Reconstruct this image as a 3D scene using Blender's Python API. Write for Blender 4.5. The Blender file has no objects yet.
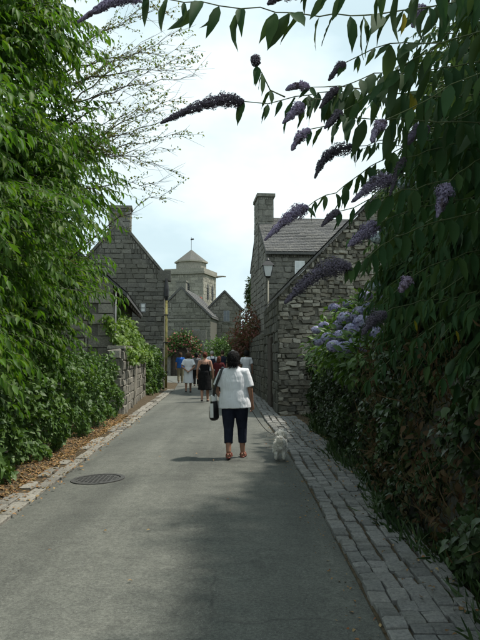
import bpy, math, random
import numpy as np
from mathutils import Matrix, Vector

random.seed(7)
RNG = np.random.default_rng(7)
R = math.radians
SC = bpy.context.scene
COL = SC.collection

# ------------------------------------------------------------------ camera
CAM_H = 1.6
PITCH = math.atan(35 / 650)
cam = bpy.data.cameras.new('camera')
cam.sensor_fit = 'VERTICAL'
cam.sensor_height = 24
cam.lens = 650 / 640 * 24
cam.clip_start = 0.05
cam.clip_end = 3000
camo = bpy.data.objects.new('camera', cam)
COL.objects.link(camo)
camo.location = (0, 0, CAM_H)
camo.rotation_euler = (R(90) + PITCH, 0, 0)
SC.camera = camo

# ------------------------------------------------------------------ sky and sun
SUN_EL, SUN_AZ = R(61), R(14)          # azimuth from +X towards +Y
world = bpy.data.worlds.new('World')
SC.world = world
world.use_nodes = True
wn, wl = world.node_tree.nodes, world.node_tree.links
wn.clear()
w_out = wn.new('ShaderNodeOutputWorld')
w_bg = wn.new('ShaderNodeBackground')
w_sky = wn.new('ShaderNodeTexSky')
w_sky.sky_type = 'NISHITA'
w_sky.sun_disc = False
w_sky.sun_elevation = SUN_EL
w_sky.sun_rotation = R(90) - SUN_AZ
w_sky.dust_density = 1.6
w_sky.air_density = 1.1
w_tc = wn.new('ShaderNodeTexCoord')
w_map = wn.new('ShaderNodeMapping')
w_map.inputs['Scale'].default_value = (1.0, 1.0, 1.9)
w_map.inputs['Location'].default_value = (0.42, 0.1, -0.12)
w_noise = wn.new('ShaderNodeTexNoise')
w_noise.inputs['Scale'].default_value = 1.7
w_noise.inputs['Detail'].default_value = 6
w_noise.inputs['Roughness'].default_value = 0.55
w_ramp = wn.new('ShaderNodeValToRGB')
w_ramp.color_ramp.elements[0].position = 0.34
w_ramp.color_ramp.elements[0].color = (0.82, 0.82, 0.82, 1)
w_ramp.color_ramp.elements[1].position = 0.62
w_ramp.color_ramp.elements[1].color = (1, 1, 1, 1)
w_ramp2 = wn.new('ShaderNodeValToRGB')
w_ramp2.color_ramp.elements[0].position = 0.43
w_ramp2.color_ramp.elements[0].color = (1, 1, 1, 1)
w_ramp2.color_ramp.elements[1].position = 0.68
w_ramp2.color_ramp.elements[1].color = (1.55, 1.34, 1.27, 1)
w_mul = wn.new('ShaderNodeMix')
w_mul.data_type = 'RGBA'
w_mul.blend_type = 'MULTIPLY'
w_mul.inputs[0].default_value = 1.0
w_mix = wn.new('ShaderNodeMix')
w_mix.data_type = 'RGBA'
w_mix.inputs[7].default_value = (9.4, 11.9, 12.7, 1)
wl.new(w_tc.outputs['Generated'], w_map.inputs['Vector'])
wl.new(w_map.outputs[0], w_noise.inputs['Vector'])
wl.new(w_noise.outputs['Fac'], w_ramp.inputs[0])
wl.new(w_ramp.outputs[0], w_mix.inputs[0])
wl.new(w_sky.outputs[0], w_mix.inputs[6])
wl.new(w_noise.outputs['Fac'], w_ramp2.inputs[0])
wl.new(w_mix.outputs[2], w_mul.inputs[6])
wl.new(w_ramp2.outputs[0], w_mul.inputs[7])
wl.new(w_mul.outputs[2], w_bg.inputs[0])
w_bg.inputs[1].default_value = 0.062
wl.new(w_bg.outputs[0], w_out.inputs[0])

sun = bpy.data.lights.new('sun', 'SUN')
sun.energy = 3.7
sun.angle = R(3.0)
sun.color = (1.0, 0.95, 0.86)
suno = bpy.data.objects.new('sun', sun)
COL.objects.link(suno)
sv = Vector((math.cos(SUN_EL) * math.cos(SUN_AZ), math.cos(SUN_EL) * math.sin(SUN_AZ), math.sin(SUN_EL)))
suno.rotation_euler = sv.to_track_quat('Z', 'Y').to_euler()
suno.location = (6, 4, 12)

SC.view_settings.view_transform = 'Standard'
SC.view_settings.look = 'None'
SC.view_settings.exposure = 0.40
SC.view_settings.gamma = 1
SC.view_settings.use_curve_mapping = False

# ------------------------------------------------------------------ helpers
WM = {}
I4 = Matrix.Identity(4)

def at(px, py, Y):
    """world point at forward distance Y that the photograph shows at pixel (px, py)"""
    dx, dy = (px - 240) / 650, (320 - py) / 650
    c, s = math.cos(PITCH), math.sin(PITCH)
    wy, wz = c - dy * s, s + dy * c
    k = Y / wy
    return Vector((dx * k, Y, CAM_H + wz * k))

def mk(name, data, parent=None, M=I4, mat=None):
    o = bpy.data.objects.new(name, data)
    COL.objects.link(o)
    if parent is not None:
        o.parent = parent
        o.matrix_basis = WM[parent].inverted() @ M
    else:
        o.matrix_basis = M
    WM[o] = M.copy()
    if mat is not None and data is not None and hasattr(data, 'materials') and len(data.materials) == 0:
        data.materials.append(mat)
    return o

def tag(o, label=None, cat=None, group=None, kind=None):
    if label: o['label'] = label
    if cat: o['category'] = cat
    if group: o['group'] = group
    if kind: o['kind'] = kind
    return o

def thing(name, label, cat, loc=(0, 0, 0), rz=0, group=None):
    M = Matrix.Translation(loc) @ Matrix.Rotation(rz, 4, 'Z')
    return tag(mk(name, None, None, M), label, cat, group)

def mesh(verts, faces, smooth=False, name='mesh'):
    me = bpy.data.meshes.new(name)
    me.from_pydata([tuple(v) for v in verts], [], [tuple(f) for f in faces])
    if smooth:
        me.polygons.foreach_set('use_smooth', [True] * len(me.polygons))
    me.update()
    return me

def np_mesh(V, F, smooth=False):
    """V (n,3), F list of (m,k) int arrays of equal-size polygons"""
    me = bpy.data.meshes.new('mesh')
    if not isinstance(F, list): F = [F]
    nl = sum(f.size for f in F)
    npoly = sum(len(f) for f in F)
    me.vertices.add(len(V)); me.loops.add(nl); me.polygons.add(npoly)
    me.vertices.foreach_set('co', np.asarray(V, dtype=np.float32).ravel())
    me.loops.foreach_set('vertex_index', np.concatenate([f.ravel() for f in F]).astype(np.int32))
    tot = np.concatenate([np.full(len(f), f.shape[1]) for f in F])
    st = np.concatenate([[0], np.cumsum(tot)[:-1]])
    me.polygons.foreach_set('loop_start', st.astype(np.int32))
    me.polygons.foreach_set('loop_total', tot.astype(np.int32))
    if smooth:
        me.polygons.foreach_set('use_smooth', np.ones(npoly, dtype=bool))
    me.update(calc_edges=True)
    me.validate()
    return me

class MB:
    """collects shapes for one mesh"""
    def __init__(s): s.v = []; s.f = []
    def add(s, v, f):
        n = len(s.v); s.v += [tuple(p) for p in v]; s.f += [tuple(i + n for i in q) for q in f]; return s
    def box(s, c, d, M=None):
        x, y, z = c; a, b, e = d[0] / 2, d[1] / 2, d[2] / 2
        v = [Vector((x + i * a, y + j * b, z + k * e)) for i in (-1, 1) for j in (-1, 1) for k in (-1, 1)]
        if M is not None: v = [M @ p for p in v]
        return s.add(v, [(0, 1, 3, 2), (4, 6, 7, 5), (0, 4, 5, 1), (2, 3, 7, 6), (0, 2, 6, 4), (1, 5, 7, 3)])
    def prism(s, poly, ext):
        """poly: list of 3-D points, extruded by vector ext"""
        n = len(poly); e = Vector(ext)
        v = [Vector(p) for p in poly] + [Vector(p) + e for p in poly]
        f = [tuple(range(n))[::-1], tuple(range(n, 2 * n))] + [(i, (i + 1) % n, n + (i + 1) % n, n + i) for i in range(n)]
        return s.add(v, f)
    def tube(s, pts, rad, n=8, ry=None, cap=True):
        pts = [Vector(p) for p in pts]
        if not hasattr(rad, '__len__'): rad = [rad] * len(pts)
        if ry is None: ry = rad
        base = len(s.v); ref = None
        for i, p in enumerate(pts):
            t = (pts[min(i + 1, len(pts) - 1)] - pts[max(i - 1, 0)])
            t = t.normalized() if t.length > 1e-9 else Vector((0, 0, 1))
            if ref is None:
                ref = Vector((1, 0, 0)) if abs(t.x) < 0.8 else Vector((0, 1, 0))
            a = (ref - t * ref.dot(t)).normalized(); ref = a
            b = t.cross(a)
            for k in range(n):
                th = 2 * math.pi * k / n
                s.v.append(tuple(p + a * math.cos(th) * rad[i] + b * math.sin(th) * ry[i]))
        for i in range(len(pts) - 1):
            for k in range(n):
                q = base + i * n
                s.f.append((q + k, q + (k + 1) % n, q + n + (k + 1) % n, q + n + k))
        if cap:
            s.f.append(tuple(base + k for k in range(n))[::-1])
            q = base + (len(pts) - 1) * n
            s.f.append(tuple(q + k for k in range(n)))
        return s
    def rings(s, rs, n=16):
        """rs: list of (x, y, z, rx, ry): horizontal elliptical rings, closed loft"""
        base = len(s.v)
        for (x, y, z, rx, ry) in rs:
            for k in range(n):
                th = 2 * math.pi * k / n
                s.v.append((x + rx * math.cos(th), y + ry * math.sin(th), z))
        for i in range(len(rs) - 1):
            q = base + i * n
            for k in range(n):
                s.f.append((q + k, q + (k + 1) % n, q + n + (k + 1) % n, q + n + k))
        s.f.append(tuple(base + k for k in range(n))[::-1])
        q = base + (len(rs) - 1) * n
        s.f.append(tuple(q + k for k in range(n)))
        return s
    def ball(s, c, r, n=10, m=7):
        rx, ry, rz = (r, r, r) if not hasattr(r, '__len__') else r
        rs = []
        for i in range(m + 1):
            a = -math.pi / 2 + math.pi * (i + 0.02) / (m + 0.04)
            rs.append((c[0], c[1], c[2] + rz * math.sin(a), max(rx * math.cos(a), 1e-4), max(ry * math.cos(a), 1e-4)))
        return s.rings(rs, n)
    def build(s, name, mat, parent=None, M=I4, smooth=False):
        return mk(name, mesh(s.v, s.f, smooth), parent, M, mat)

def smoothstep(a, b, x):
    t = min(1, max(0, (x - a) / (b - a))); return t * t * (3 - 2 * t)

def lerp_tab(tab, y):
    if y <= tab[0][0]: return tab[0][1]
    for (a, va), (b, vb) in zip(tab, tab[1:]):
        if y <= b:
            t = (y - a) / (b - a); return va + (vb - va) * t
    return tab[-1][1]

# ------------------------------------------------------------------ materials
MATS = {}
def new_mat(name, rough=0.8, spec=0.25):
    m = bpy.data.materials.new(name); m.use_nodes = True
    nt = m.node_tree
    b = nt.nodes['Principled BSDF']
    b.inputs['Roughness'].default_value = rough
    b.inputs['Specular IOR Level'].default_value = spec
    MATS[name] = m
    return m, nt, b

def node(nt, t, **kw):
    n = nt.nodes.new(t)
    for k, v in kw.items():
        if k in n.inputs.keys() if hasattr(n.inputs, 'keys') else False: n.inputs[k].default_value = v
        else: setattr(n, k, v)
    return n

def ramp(nt, stops, fac):
    r = nt.nodes.new('ShaderNodeValToRGB')
    while len(r.color_ramp.elements) < len(stops): r.color_ramp.elements.new(0.5)
    for e, (p, c) in zip(r.color_ramp.elements, stops):
        e.position = p; e.color = (*c, 1)
    nt.links.new(fac, r.inputs[0])
    return r.outputs[0]

def mixc(nt, fac, a, b, mode='MIX'):
    m = nt.nodes.new('ShaderNodeMix'); m.data_type = 'RGBA'; m.blend_type = mode
    for i, x in ((0, fac), (6, a), (7, b)):
        if isinstance(x, (int, float)): m.inputs[i].default_value = x
        elif isinstance(x, tuple): m.inputs[i].default_value = (*x, 1)
        else: nt.links.new(x, m.inputs[i])
    return m.outputs[2]

def noise(nt, scale, detail=4, rough=0.6, coord='world', dist=0.0):
    n = nt.nodes.new('ShaderNodeTexNoise')
    n.inputs['Scale'].default_value = scale; n.inputs['Detail'].default_value = detail
    n.inputs['Roughness'].default_value = rough; n.inputs['Distortion'].default_value = dist
    if coord == 'world':
        g = nt.nodes.new('ShaderNodeNewGeometry'); nt.links.new(g.outputs['Position'], n.inputs['Vector'])
    else:
        g = nt.nodes.new('ShaderNodeTexCoord'); nt.links.new(g.outputs['Object'], n.inputs['Vector'])
    return n.outputs['Fac']

def rnd(nt):
    """a random number for each object and each loose island"""
    o = nt.nodes.new('ShaderNodeObjectInfo'); g = nt.nodes.new('ShaderNodeNewGeometry')
    a = nt.nodes.new('ShaderNodeMath'); a.operation = 'ADD'
    f = nt.nodes.new('ShaderNodeMath'); f.operation = 'FRACT'
    nt.links.new(o.outputs['Random'], a.inputs[0]); nt.links.new(g.outputs['Random Per Island'], a.inputs[1])
    nt.links.new(a.outputs[0], f.inputs[0])
    return f.outputs[0]

def bump(nt, b, h, strength=0.4, dist=0.02):
    n = nt.nodes.new('ShaderNodeBump'); n.inputs['Strength'].default_value = strength; n.inputs['Distance'].default_value = dist
    nt.links.new(h, n.inputs['Height']); nt.links.new(n.outputs[0], b.inputs['Normal'])

def plain(name, col, rough=0.7, var=0.25, scale=9, spec=0.3, bmp=0.15, metallic=0.0):
    m, nt, b = new_mat(name, rough, spec)
    f = noise(nt, scale, 4)
    c = ramp(nt, [(0.3, tuple(x * (1 - var) for x in col)), (0.7, tuple(min(1, x * (1 + var)) for x in col))], f)
    nt.links.new(c, b.inputs['Base Color'])
    b.inputs['Metallic'].default_value = metallic
    if bmp: bump(nt, b, noise(nt, scale * 4, 3), bmp, 0.01)
    return m

def cloth(name, col, rough=0.9, var=0.1, scale=8, spec=0.1, bmp=0.2):
    m, nt, b = new_mat(name, rough, spec)
    nt.links.new(ramp(nt, [(0.3, tuple(x * (1 - var) for x in col)), (0.7, tuple(min(1, x * (1 + var)) for x in col))], noise(nt, scale, 3)), b.inputs['Base Color'])
    g = nt.nodes.new('ShaderNodeTexCoord'); mp = nt.nodes.new('ShaderNodeMapping'); mp.inputs['Scale'].default_value = (13, 13, 2.6); mp.inputs['Rotation'].default_value = (0, 0.25, 0)
    n = nt.nodes.new('ShaderNodeTexNoise'); n.inputs['Scale'].default_value = 1.0; n.inputs['Detail'].default_value = 3; n.inputs['Distortion'].default_value = 0.6
    nt.links.new(g.outputs['Object'], mp.inputs['Vector']); nt.links.new(mp.outputs[0], n.inputs['Vector'])
    bump(nt, b, n.outputs['Fac'], 0.5, 0.04)
    return m

def stone_mat(name, cols, moss=0.25, lichen=0.3, stain_scale=0.7, fine=26):
    m, nt, b = new_mat(name, 0.9, 0.15)
    r = rnd(nt)
    c = ramp(nt, [(i / (len(cols) - 1), k) for i, k in enumerate(cols)], r)
    f1 = noise(nt, fine, 6, 0.7)
    c = mixc(nt, 0.75, c, ramp(nt, [(0.3, (0.42, 0.42, 0.42)), (0.5, (0.95, 0.95, 0.95)), (0.72, (1.5, 1.46, 1.36))], f1), 'MULTIPLY')
    st = ramp(nt, [(0.42, (0, 0, 0)), (0.62, (1, 1, 1))], noise(nt, stain_scale, 5, 0.65))
    mm = nt.nodes.new('ShaderNodeMath'); mm.operation = 'MULTIPLY'; mm.inputs[1].default_value = moss
    nt.links.new(st, mm.inputs[0])
    c = mixc(nt, mm.outputs[0], c, (0.105, 0.10, 0.072))
    li = ramp(nt, [(0.60, (0, 0, 0)), (0.68, (1, 1, 1))], noise(nt, 6.5, 5, 0.7))
    ml = nt.nodes.new('ShaderNodeMath'); ml.operation = 'MULTIPLY'; ml.inputs[1].default_value = lichen
    nt.links.new(li, ml.inputs[0])
    c = mixc(nt, ml.outputs[0], c, (0.36, 0.36, 0.30))
    nt.links.new(c, b.inputs['Base Color'])
    bump(nt, b, f1, 0.55, 0.02)
    return m

def leaf_mat(name, cols, trans=0.35, rough=0.45, tcol=(1.25, 1.35, 0.5), under=None):
    m, nt, b = new_mat(name, rough, 0.3 if rough < 0.6 else 0.1)
    c = ramp(nt, [(i / (len(cols) - 1), k) for i, k in enumerate(cols)], rnd(nt))
    c = mixc(nt, 0.5, c, ramp(nt, [(0.3, (0.55, 0.58, 0.6)), (0.7, (1.4, 1.3, 1.1))], noise(nt, 1.3, 4)), 'MULTIPLY')
    if under:
        gb = nt.nodes.new('ShaderNodeNewGeometry')
        c = mixc(nt, gb.outputs['Backfacing'], c, mixc(nt, 0.2, c, under))
    if 'bloom' in name and 'lilac' in name:
        c = mixc(nt, ramp(nt, [(0.54, (0, 0, 0)), (0.64, (0.8, 0.8, 0.8))], noise(nt, 22, 3)), c, (0.075, 0.05, 0.045))
    nt.links.new(c, b.inputs['Base Color'])
    if trans > 0:
        t = nt.nodes.new('ShaderNodeBsdfTranslucent')
        nt.links.new(mixc(nt, 1.0, c, tcol, 'MULTIPLY'), t.inputs['Color'])
        mx = nt.nodes.new('ShaderNodeMixShader'); mx.inputs[0].default_value = trans
        nt.links.new(b.outputs[0], mx.inputs[1]); nt.links.new(t.outputs[0], mx.inputs[2])
        nt.links.new(mx.outputs[0], nt.nodes['Material Output'].inputs['Surface'])
    return m

# asphalt: grey aggregate, worn paler tracks, dark damp stains, hairline cracks
m, nt, b = new_mat('asphalt', 0.85, 0.25)
c = ramp(nt, [(0.3, (0.08, 0.084, 0.078)), (0.72, (0.165, 0.168, 0.155))], noise(nt, 210, 3, 0.8))
c = mixc(nt, 0.9, c, ramp(nt, [(0.3, (0.74, 0.75, 0.74)), (0.7, (1.16, 1.15, 1.12))], noise(nt, 0.55, 6, 0.62, dist=0.4)), 'MULTIPLY')
c = mixc(nt, 0.8, c, ramp(nt, [(0.35, (0.78, 0.78, 0.78)), (0.62, (1.1, 1.1, 1.09))], noise(nt, 9, 6, 0.78)), 'MULTIPLY')
tcg = nt.nodes.new('ShaderNodeNewGeometry'); mpg = nt.nodes.new('ShaderNodeMapping'); mpg.inputs['Scale'].default_value = (1.7, 0.16, 1)
nt.links.new(tcg.outputs['Position'], mpg.inputs['Vector'])
trk = nt.nodes.new('ShaderNodeTexNoise'); trk.inputs['Scale'].default_value = 1.0; trk.inputs['Detail'].default_value = 4; trk.inputs['Distortion'].default_value = 0.5
nt.links.new(mpg.outputs[0], trk.inputs['Vector'])
c = mixc(nt, 0.9, c, ramp(nt, [(0.32, (0.72, 0.73, 0.72)), (0.66, (1.2, 1.2, 1.17))], trk.outputs['Fac']), 'MULTIPLY')
c = mixc(nt, 0.85, c, ramp(nt, [(0.36, (0.6, 0.6, 0.6)), (0.64, (1.32, 1.32, 1.28))], noise(nt, 48, 4, 0.8)), 'MULTIPLY')
stn = ramp(nt, [(0.57, (0, 0, 0)), (0.70, (0.6, 0.6, 0.6))], noise(nt, 1.6, 6, 0.72, dist=0.6))
c = mixc(nt, stn, c, (0.055, 0.056, 0.05))
spk = ramp(nt, [(0.66, (0, 0, 0)), (0.72, (1, 1, 1))], noise(nt, 130, 2, 0.5))
c = mixc(nt, spk, c, (0.25, 0.25, 0.235))
vo = nt.nodes.new('ShaderNodeTexVoronoi'); vo.feature = 'DISTANCE_TO_EDGE'; vo.inputs['Scale'].default_value = 0.55
g = nt.nodes.new('ShaderNodeNewGeometry'); wv = nt.nodes.new('ShaderNodeTexNoise'); wv.inputs['Scale'].default_value = 2.5; wv.inputs['Detail'].default_value = 5
nt.links.new(g.outputs['Position'], wv.inputs['Vector'])
nt.links.new(mixc(nt, 0.22, g.outputs['Position'], wv.outputs['Color']), vo.inputs['Vector'])
ck = ramp(nt, [(0.0, (1, 1, 1)), (0.006, (0, 0, 0))], vo.outputs['Distance'])
pk = ramp(nt, [(0.5, (0, 0, 0)), (0.62, (0.7, 0.7, 0.7))], noise(nt, 0.4, 3))
c = mixc(nt, mixc(nt, 1.0, ck, pk, 'MULTIPLY'), c, (0.04, 0.04, 0.038))
nt.links.new(c, b.inputs['Base Color'])
bump(nt, b, noise(nt, 210, 3, 0.8), 0.5, 0.006)

m, nt, b = new_mat('soil', 0.95, 0.1)
c = ramp(nt, [(0.25, (0.035, 0.028, 0.018)), (0.5, (0.085, 0.066, 0.042)), (0.78, (0.16, 0.13, 0.09))], noise(nt, 14, 7, 0.75))
nt.links.new(c, b.inputs['Base Color']); bump(nt, b, noise(nt, 30, 6, 0.7), 0.8, 0.03)

m, nt, b = new_mat('field_grass', 0.95, 0.1)
c = ramp(nt, [(0.3, (0.03, 0.05, 0.015)), (0.7, (0.07, 0.09, 0.03))], noise(nt, 0.8, 8, 0.7))
nt.links.new(c, b.inputs['Base Color']); bump(nt, b, noise(nt, 12, 4), 0.6, 0.05)

stone_mat('granite_gable', [(0.085, 0.084, 0.075), (0.15, 0.146, 0.13), (0.22, 0.213, 0.187), (0.115, 0.113, 0.103), (0.17, 0.165, 0.145)], 0.45, 0.4, 0.5, 17)
stone_mat('rubble', [(0.075, 0.07, 0.06), (0.19, 0.178, 0.15), (0.38, 0.355, 0.30), (0.125, 0.12, 0.105), (0.26, 0.235, 0.19), (0.07, 0.067, 0.058)], 0.3, 0.6, 0.8, 20)
stone_mat('pale_wall', [(0.14, 0.133, 0.115), (0.22, 0.207, 0.178), (0.30, 0.28, 0.24)], 0.3, 0.4, 1.1)
stone_mat('far_stone', [(0.115, 0.112, 0.10), (0.165, 0.16, 0.14), (0.21, 0.203, 0.178), (0.14, 0.136, 0.12)], 0.4, 0.35, 0.3, 9)
stone_mat('shade_dark_stone', [(0.05, 0.052, 0.045), (0.08, 0.08, 0.068), (0.11, 0.108, 0.092)], 0.5, 0.2, 0.6, 14)  # shade of the lane-side walls put into a darker stone colour
stone_mat('tower_stone', [(0.22, 0.21, 0.18), (0.29, 0.275, 0.235), (0.35, 0.33, 0.28), (0.25, 0.238, 0.205)], 0.25, 0.3, 0.3, 9)
stone_mat('mortar', [(0.12, 0.115, 0.10), (0.14, 0.133, 0.115)], 0.4, 0.1)
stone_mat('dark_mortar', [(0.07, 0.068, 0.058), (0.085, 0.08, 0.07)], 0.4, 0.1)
stone_mat('sett', [(0.15, 0.15, 0.145), (0.20, 0.20, 0.19), (0.25, 0.245, 0.235), (0.175, 0.178, 0.175)], 0.25, 0.15, 1.3, 40)
stone_mat('kerb_stone', [(0.17, 0.162, 0.145), (0.24, 0.228, 0.20), (0.29, 0.275, 0.24)], 0.25, 0.2, 1.3, 40)
stone_mat('slate', [(0.095, 0.096, 0.10), (0.115, 0.115, 0.116), (0.135, 0.133, 0.13), (0.105, 0.106, 0.108)], 0.15, 0.25, 0.8, 18)
stone_mat('tower_roof', [(0.11, 0.11, 0.105), (0.14, 0.138, 0.13)], 0.3, 0.3, 0.4, 9)

plain('bark', (0.09, 0.075, 0.055), 0.95, 0.4, 14, 0.1, 0.6)
plain('twig', (0.13, 0.105, 0.075), 0.9, 0.35, 20, 0.1, 0.3)
plain('green_stem', (0.08, 0.10, 0.04), 0.7, 0.3, 20)
plain('old_wood', (0.22, 0.205, 0.17), 0.9, 0.3, 16, 0.1, 0.4)
plain('dark_wood', (0.075, 0.065, 0.055), 0.9, 0.35, 12, 0.1, 0.4)
plain('black_iron', (0.02, 0.02, 0.022), 0.5, 0.2, 20, 0.4, 0.1)
plain('cast_iron', (0.07, 0.068, 0.064), 0.6, 0.35, 30, 0.5, 0.4, 0.3)
plain('white_paint', (0.75, 0.76, 0.76), 0.5, 0.06, 10)
plain('grey_paint', (0.2, 0.205, 0.205), 0.5, 0.12, 10)
plain('lichen_pipe', (0.21, 0.19, 0.075), 0.9, 0.55, 5, 0.1, 0.5)
plain('lamp_post_paint', (0.12, 0.115, 0.085), 0.55, 0.2, 12)
plain('red_brick', (0.36, 0.10, 0.07), 0.9, 0.25, 12)
m, nt, b = new_mat('frosted_glass', 0.25, 0.5)
b.inputs['Base Color'].default_value = (0.78, 0.80, 0.80, 1); b.inputs['Transmission Weight'].default_value = 0.15
nt.links.new(ramp(nt, [(0.3, (0.66, 0.69, 0.70)), (0.7, (0.84, 0.85, 0.84))], noise(nt, 5, 3)), b.inputs['Base Color'])
m, nt, b = new_mat('window_glass', 0.06, 0.6)
nt.links.new(ramp(nt, [(0.3, (0.05, 0.06, 0.07)), (0.7, (0.10, 0.115, 0.13))], noise(nt, 3, 3)), b.inputs['Base Color'])

leaf_mat('ash_leaf', [(0.034, 0.085, 0.014), (0.058, 0.135, 0.018), (0.098, 0.20, 0.026), (0.045, 0.105, 0.016), (0.125, 0.195, 0.03)], 0.44, 0.55)
leaf_mat('hedge_leaf', [(0.04, 0.085, 0.02), (0.065, 0.13, 0.028), (0.10, 0.17, 0.045), (0.05, 0.10, 0.025)], 0.25, 0.5)
leaf_mat('twig_leaf', [(0.10, 0.15, 0.035), (0.14, 0.20, 0.05), (0.17, 0.13, 0.06), (0.09, 0.15, 0.04)], 0.35, 0.5)
leaf_mat('buddleia_leaf', [(0.022, 0.055, 0.022), (0.034, 0.075, 0.028), (0.028, 0.064, 0.028), (0.05, 0.092, 0.03)], 0.25, 0.68, under=(0.16, 0.19, 0.14))
leaf_mat('yellow_leaf', [(0.20, 0.17, 0.035), (0.28, 0.22, 0.045), (0.15, 0.15, 0.035)], 0.45, 0.5)
leaf_mat('ivy_leaf', [(0.022, 0.045, 0.018), (0.035, 0.065, 0.022), (0.05, 0.085, 0.028), (0.03, 0.05, 0.02)], 0.12, 0.45)
leaf_mat('dry_grass', [(0.07, 0.045, 0.026), (0.10, 0.066, 0.04), (0.055, 0.055, 0.025), (0.085, 0.045, 0.028)], 0.2, 0.8)
leaf_mat('bright_leaf', [(0.07, 0.13, 0.025), (0.11, 0.19, 0.035), (0.16, 0.24, 0.05)], 0.35, 0.5)
leaf_mat('far_leaf', [(0.03, 0.055, 0.02), (0.05, 0.085, 0.028), (0.075, 0.115, 0.04)], 0.15, 0.6)
leaf_mat('red_leaf', [(0.15, 0.055, 0.055), (0.06, 0.075, 0.035), (0.23, 0.085, 0.09), (0.11, 0.065, 0.045), (0.28, 0.13, 0.13)], 0.25, 0.6)
leaf_mat('rose_petal', [(0.36, 0.11, 0.11), (0.44, 0.20, 0.19), (0.28, 0.08, 0.08)], 0.25, 0.6)
leaf_mat('fallen_leaf', [(0.22, 0.13, 0.06), (0.30, 0.19, 0.09), (0.15, 0.09, 0.05), (0.36, 0.27, 0.14), (0.20, 0.08, 0.04)], 0.1, 0.8)
leaf_mat('lilac_bloom', [(0.24, 0.20, 0.33), (0.34, 0.29, 0.44), (0.44, 0.39, 0.54), (0.28, 0.23, 0.37)], 0.3, 0.7, (1.1, 1.0, 1.2))
leaf_mat('faded_bloom', [(0.10, 0.09, 0.125), (0.15, 0.13, 0.18), (0.08, 0.07, 0.08), (0.20, 0.17, 0.25)], 0.15, 0.8, (1.1, 1.0, 1.2))
leaf_mat('hydrangea_bloom', [(0.36, 0.38, 0.60), (0.46, 0.48, 0.68), (0.42, 0.36, 0.60), (0.58, 0.62, 0.74)], 0.25, 0.7, (1.0, 1.0, 1.1))
leaf_mat('pale_bloom', [(0.50, 0.60, 0.66), (0.62, 0.70, 0.74), (0.44, 0.52, 0.62)], 0.25, 0.7, (1.0, 1.0, 1.1))

plain('skin', (0.42, 0.23, 0.16), 0.55, 0.08, 12, 0.35, 0.05)
plain('skin_tan', (0.30, 0.16, 0.105), 0.55, 0.08, 12, 0.35, 0.05)
plain('hair_black', (0.012, 0.011, 0.011), 0.75, 0.4, 60, 0.12, 0.3)
plain('hair_auburn', (0.10, 0.035, 0.022), 0.75, 0.4, 60, 0.12, 0.3)
plain('hair_brown', (0.06, 0.038, 0.025), 0.75, 0.4, 60, 0.12, 0.3)
plain('hair_grey', (0.38, 0.36, 0.34), 0.75, 0.25, 60, 0.12, 0.3)
cloth('cloth_white', (0.74, 0.75, 0.78), 0.9, 0.05, 7, 0.1, 0.2)
cloth('cloth_navy', (0.018, 0.022, 0.036), 0.9, 0.25, 9, 0.1, 0.3)
cloth('cloth_black', (0.012, 0.012, 0.013), 0.9, 0.25, 9, 0.1, 0.3)
cloth('cloth_blue', (0.03, 0.12, 0.42), 0.9, 0.15, 9, 0.1, 0.2)
cloth('cloth_maroon', (0.08, 0.018, 0.02), 0.9, 0.2, 9, 0.1, 0.2)
cloth('cloth_khaki', (0.20, 0.18, 0.12), 0.9, 0.15, 9, 0.1, 0.2)
cloth('cloth_grey', (0.14, 0.14, 0.15), 0.9, 0.15, 9, 0.1, 0.2)
plain('leather_red', (0.17, 0.045, 0.03), 0.5, 0.2, 20, 0.4)
plain('leather_black', (0.014, 0.014, 0.015), 0.4, 0.2, 20, 0.45)
plain('leather_white', (0.68, 0.68, 0.66), 0.5, 0.08, 20, 0.4)
leaf_mat('fur_white', [(0.80, 0.80, 0.80), (0.88, 0.88, 0.88), (0.84, 0.84, 0.83)], 0.5, 0.9, (1.0, 1.0, 1.0))
plain('fur_grey', (0.30, 0.29, 0.28), 0.9, 0.2, 30, 0.15, 0.3)
G = MATS

# ------------------------------------------------------------------ leaves
LEAF_V = np.array([[0, 0, 0], [-0.36, 0.2, 0.05], [0, 0.22, 0], [0.36, 0.2, 0.05], [-0.48, 0.45, 0.07], [0, 0.48, 0.0], [0.48, 0.45, 0.07],
                   [-0.3, 0.74, 0.0], [0, 0.76, -0.05], [0.3, 0.74, 0.0], [0, 1, -0.13]])
LEAF_T = np.array([[0, 2, 1], [0, 3, 2], [7, 8, 10], [8, 9, 10]])
LEAF_Q = np.array([[1, 2, 5, 4], [2, 3, 6, 5], [4, 5, 8, 7], [5, 6, 9, 8]])
SIMP_V = np.array([[0, 0, 0], [-0.5, 0.42, 0.06], [0, 1, -0.06], [0.5, 0.42, 0.06]])
SIMP_T = np.array([[0, 2, 1], [0, 3, 2]])
IVY_V = np.array([[0, 0, 0], [-0.5, 0.12, 0.02], [-0.42, 0.5, 0.05], [0, 1, -0.1], [0.42, 0.5, 0.05], [0.5, 0.12, 0.02], [0, 0.45, 0.0]])
IVY_T = np.array([[0, 6, 1], [1, 6, 2], [2, 6, 3], [6, 4, 3], [6, 5, 4], [0, 5, 6]])

BLADE_V = np.array([[-0.5, 0, 0], [0.5, 0, 0], [-0.42, 0.4, 0.03], [0.42, 0.4, 0.03], [-0.3, 0.75, -0.01], [0.3, 0.75, -0.01], [0, 1, -0.1]])
BLADE_T = np.array([[0, 1, 3], [0, 3, 2], [2, 3, 5], [2, 5, 4], [4, 5, 6]])

def norm(a): return a / np.maximum(np.linalg.norm(a, axis=-1, keepdims=True), 1e-9)

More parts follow.
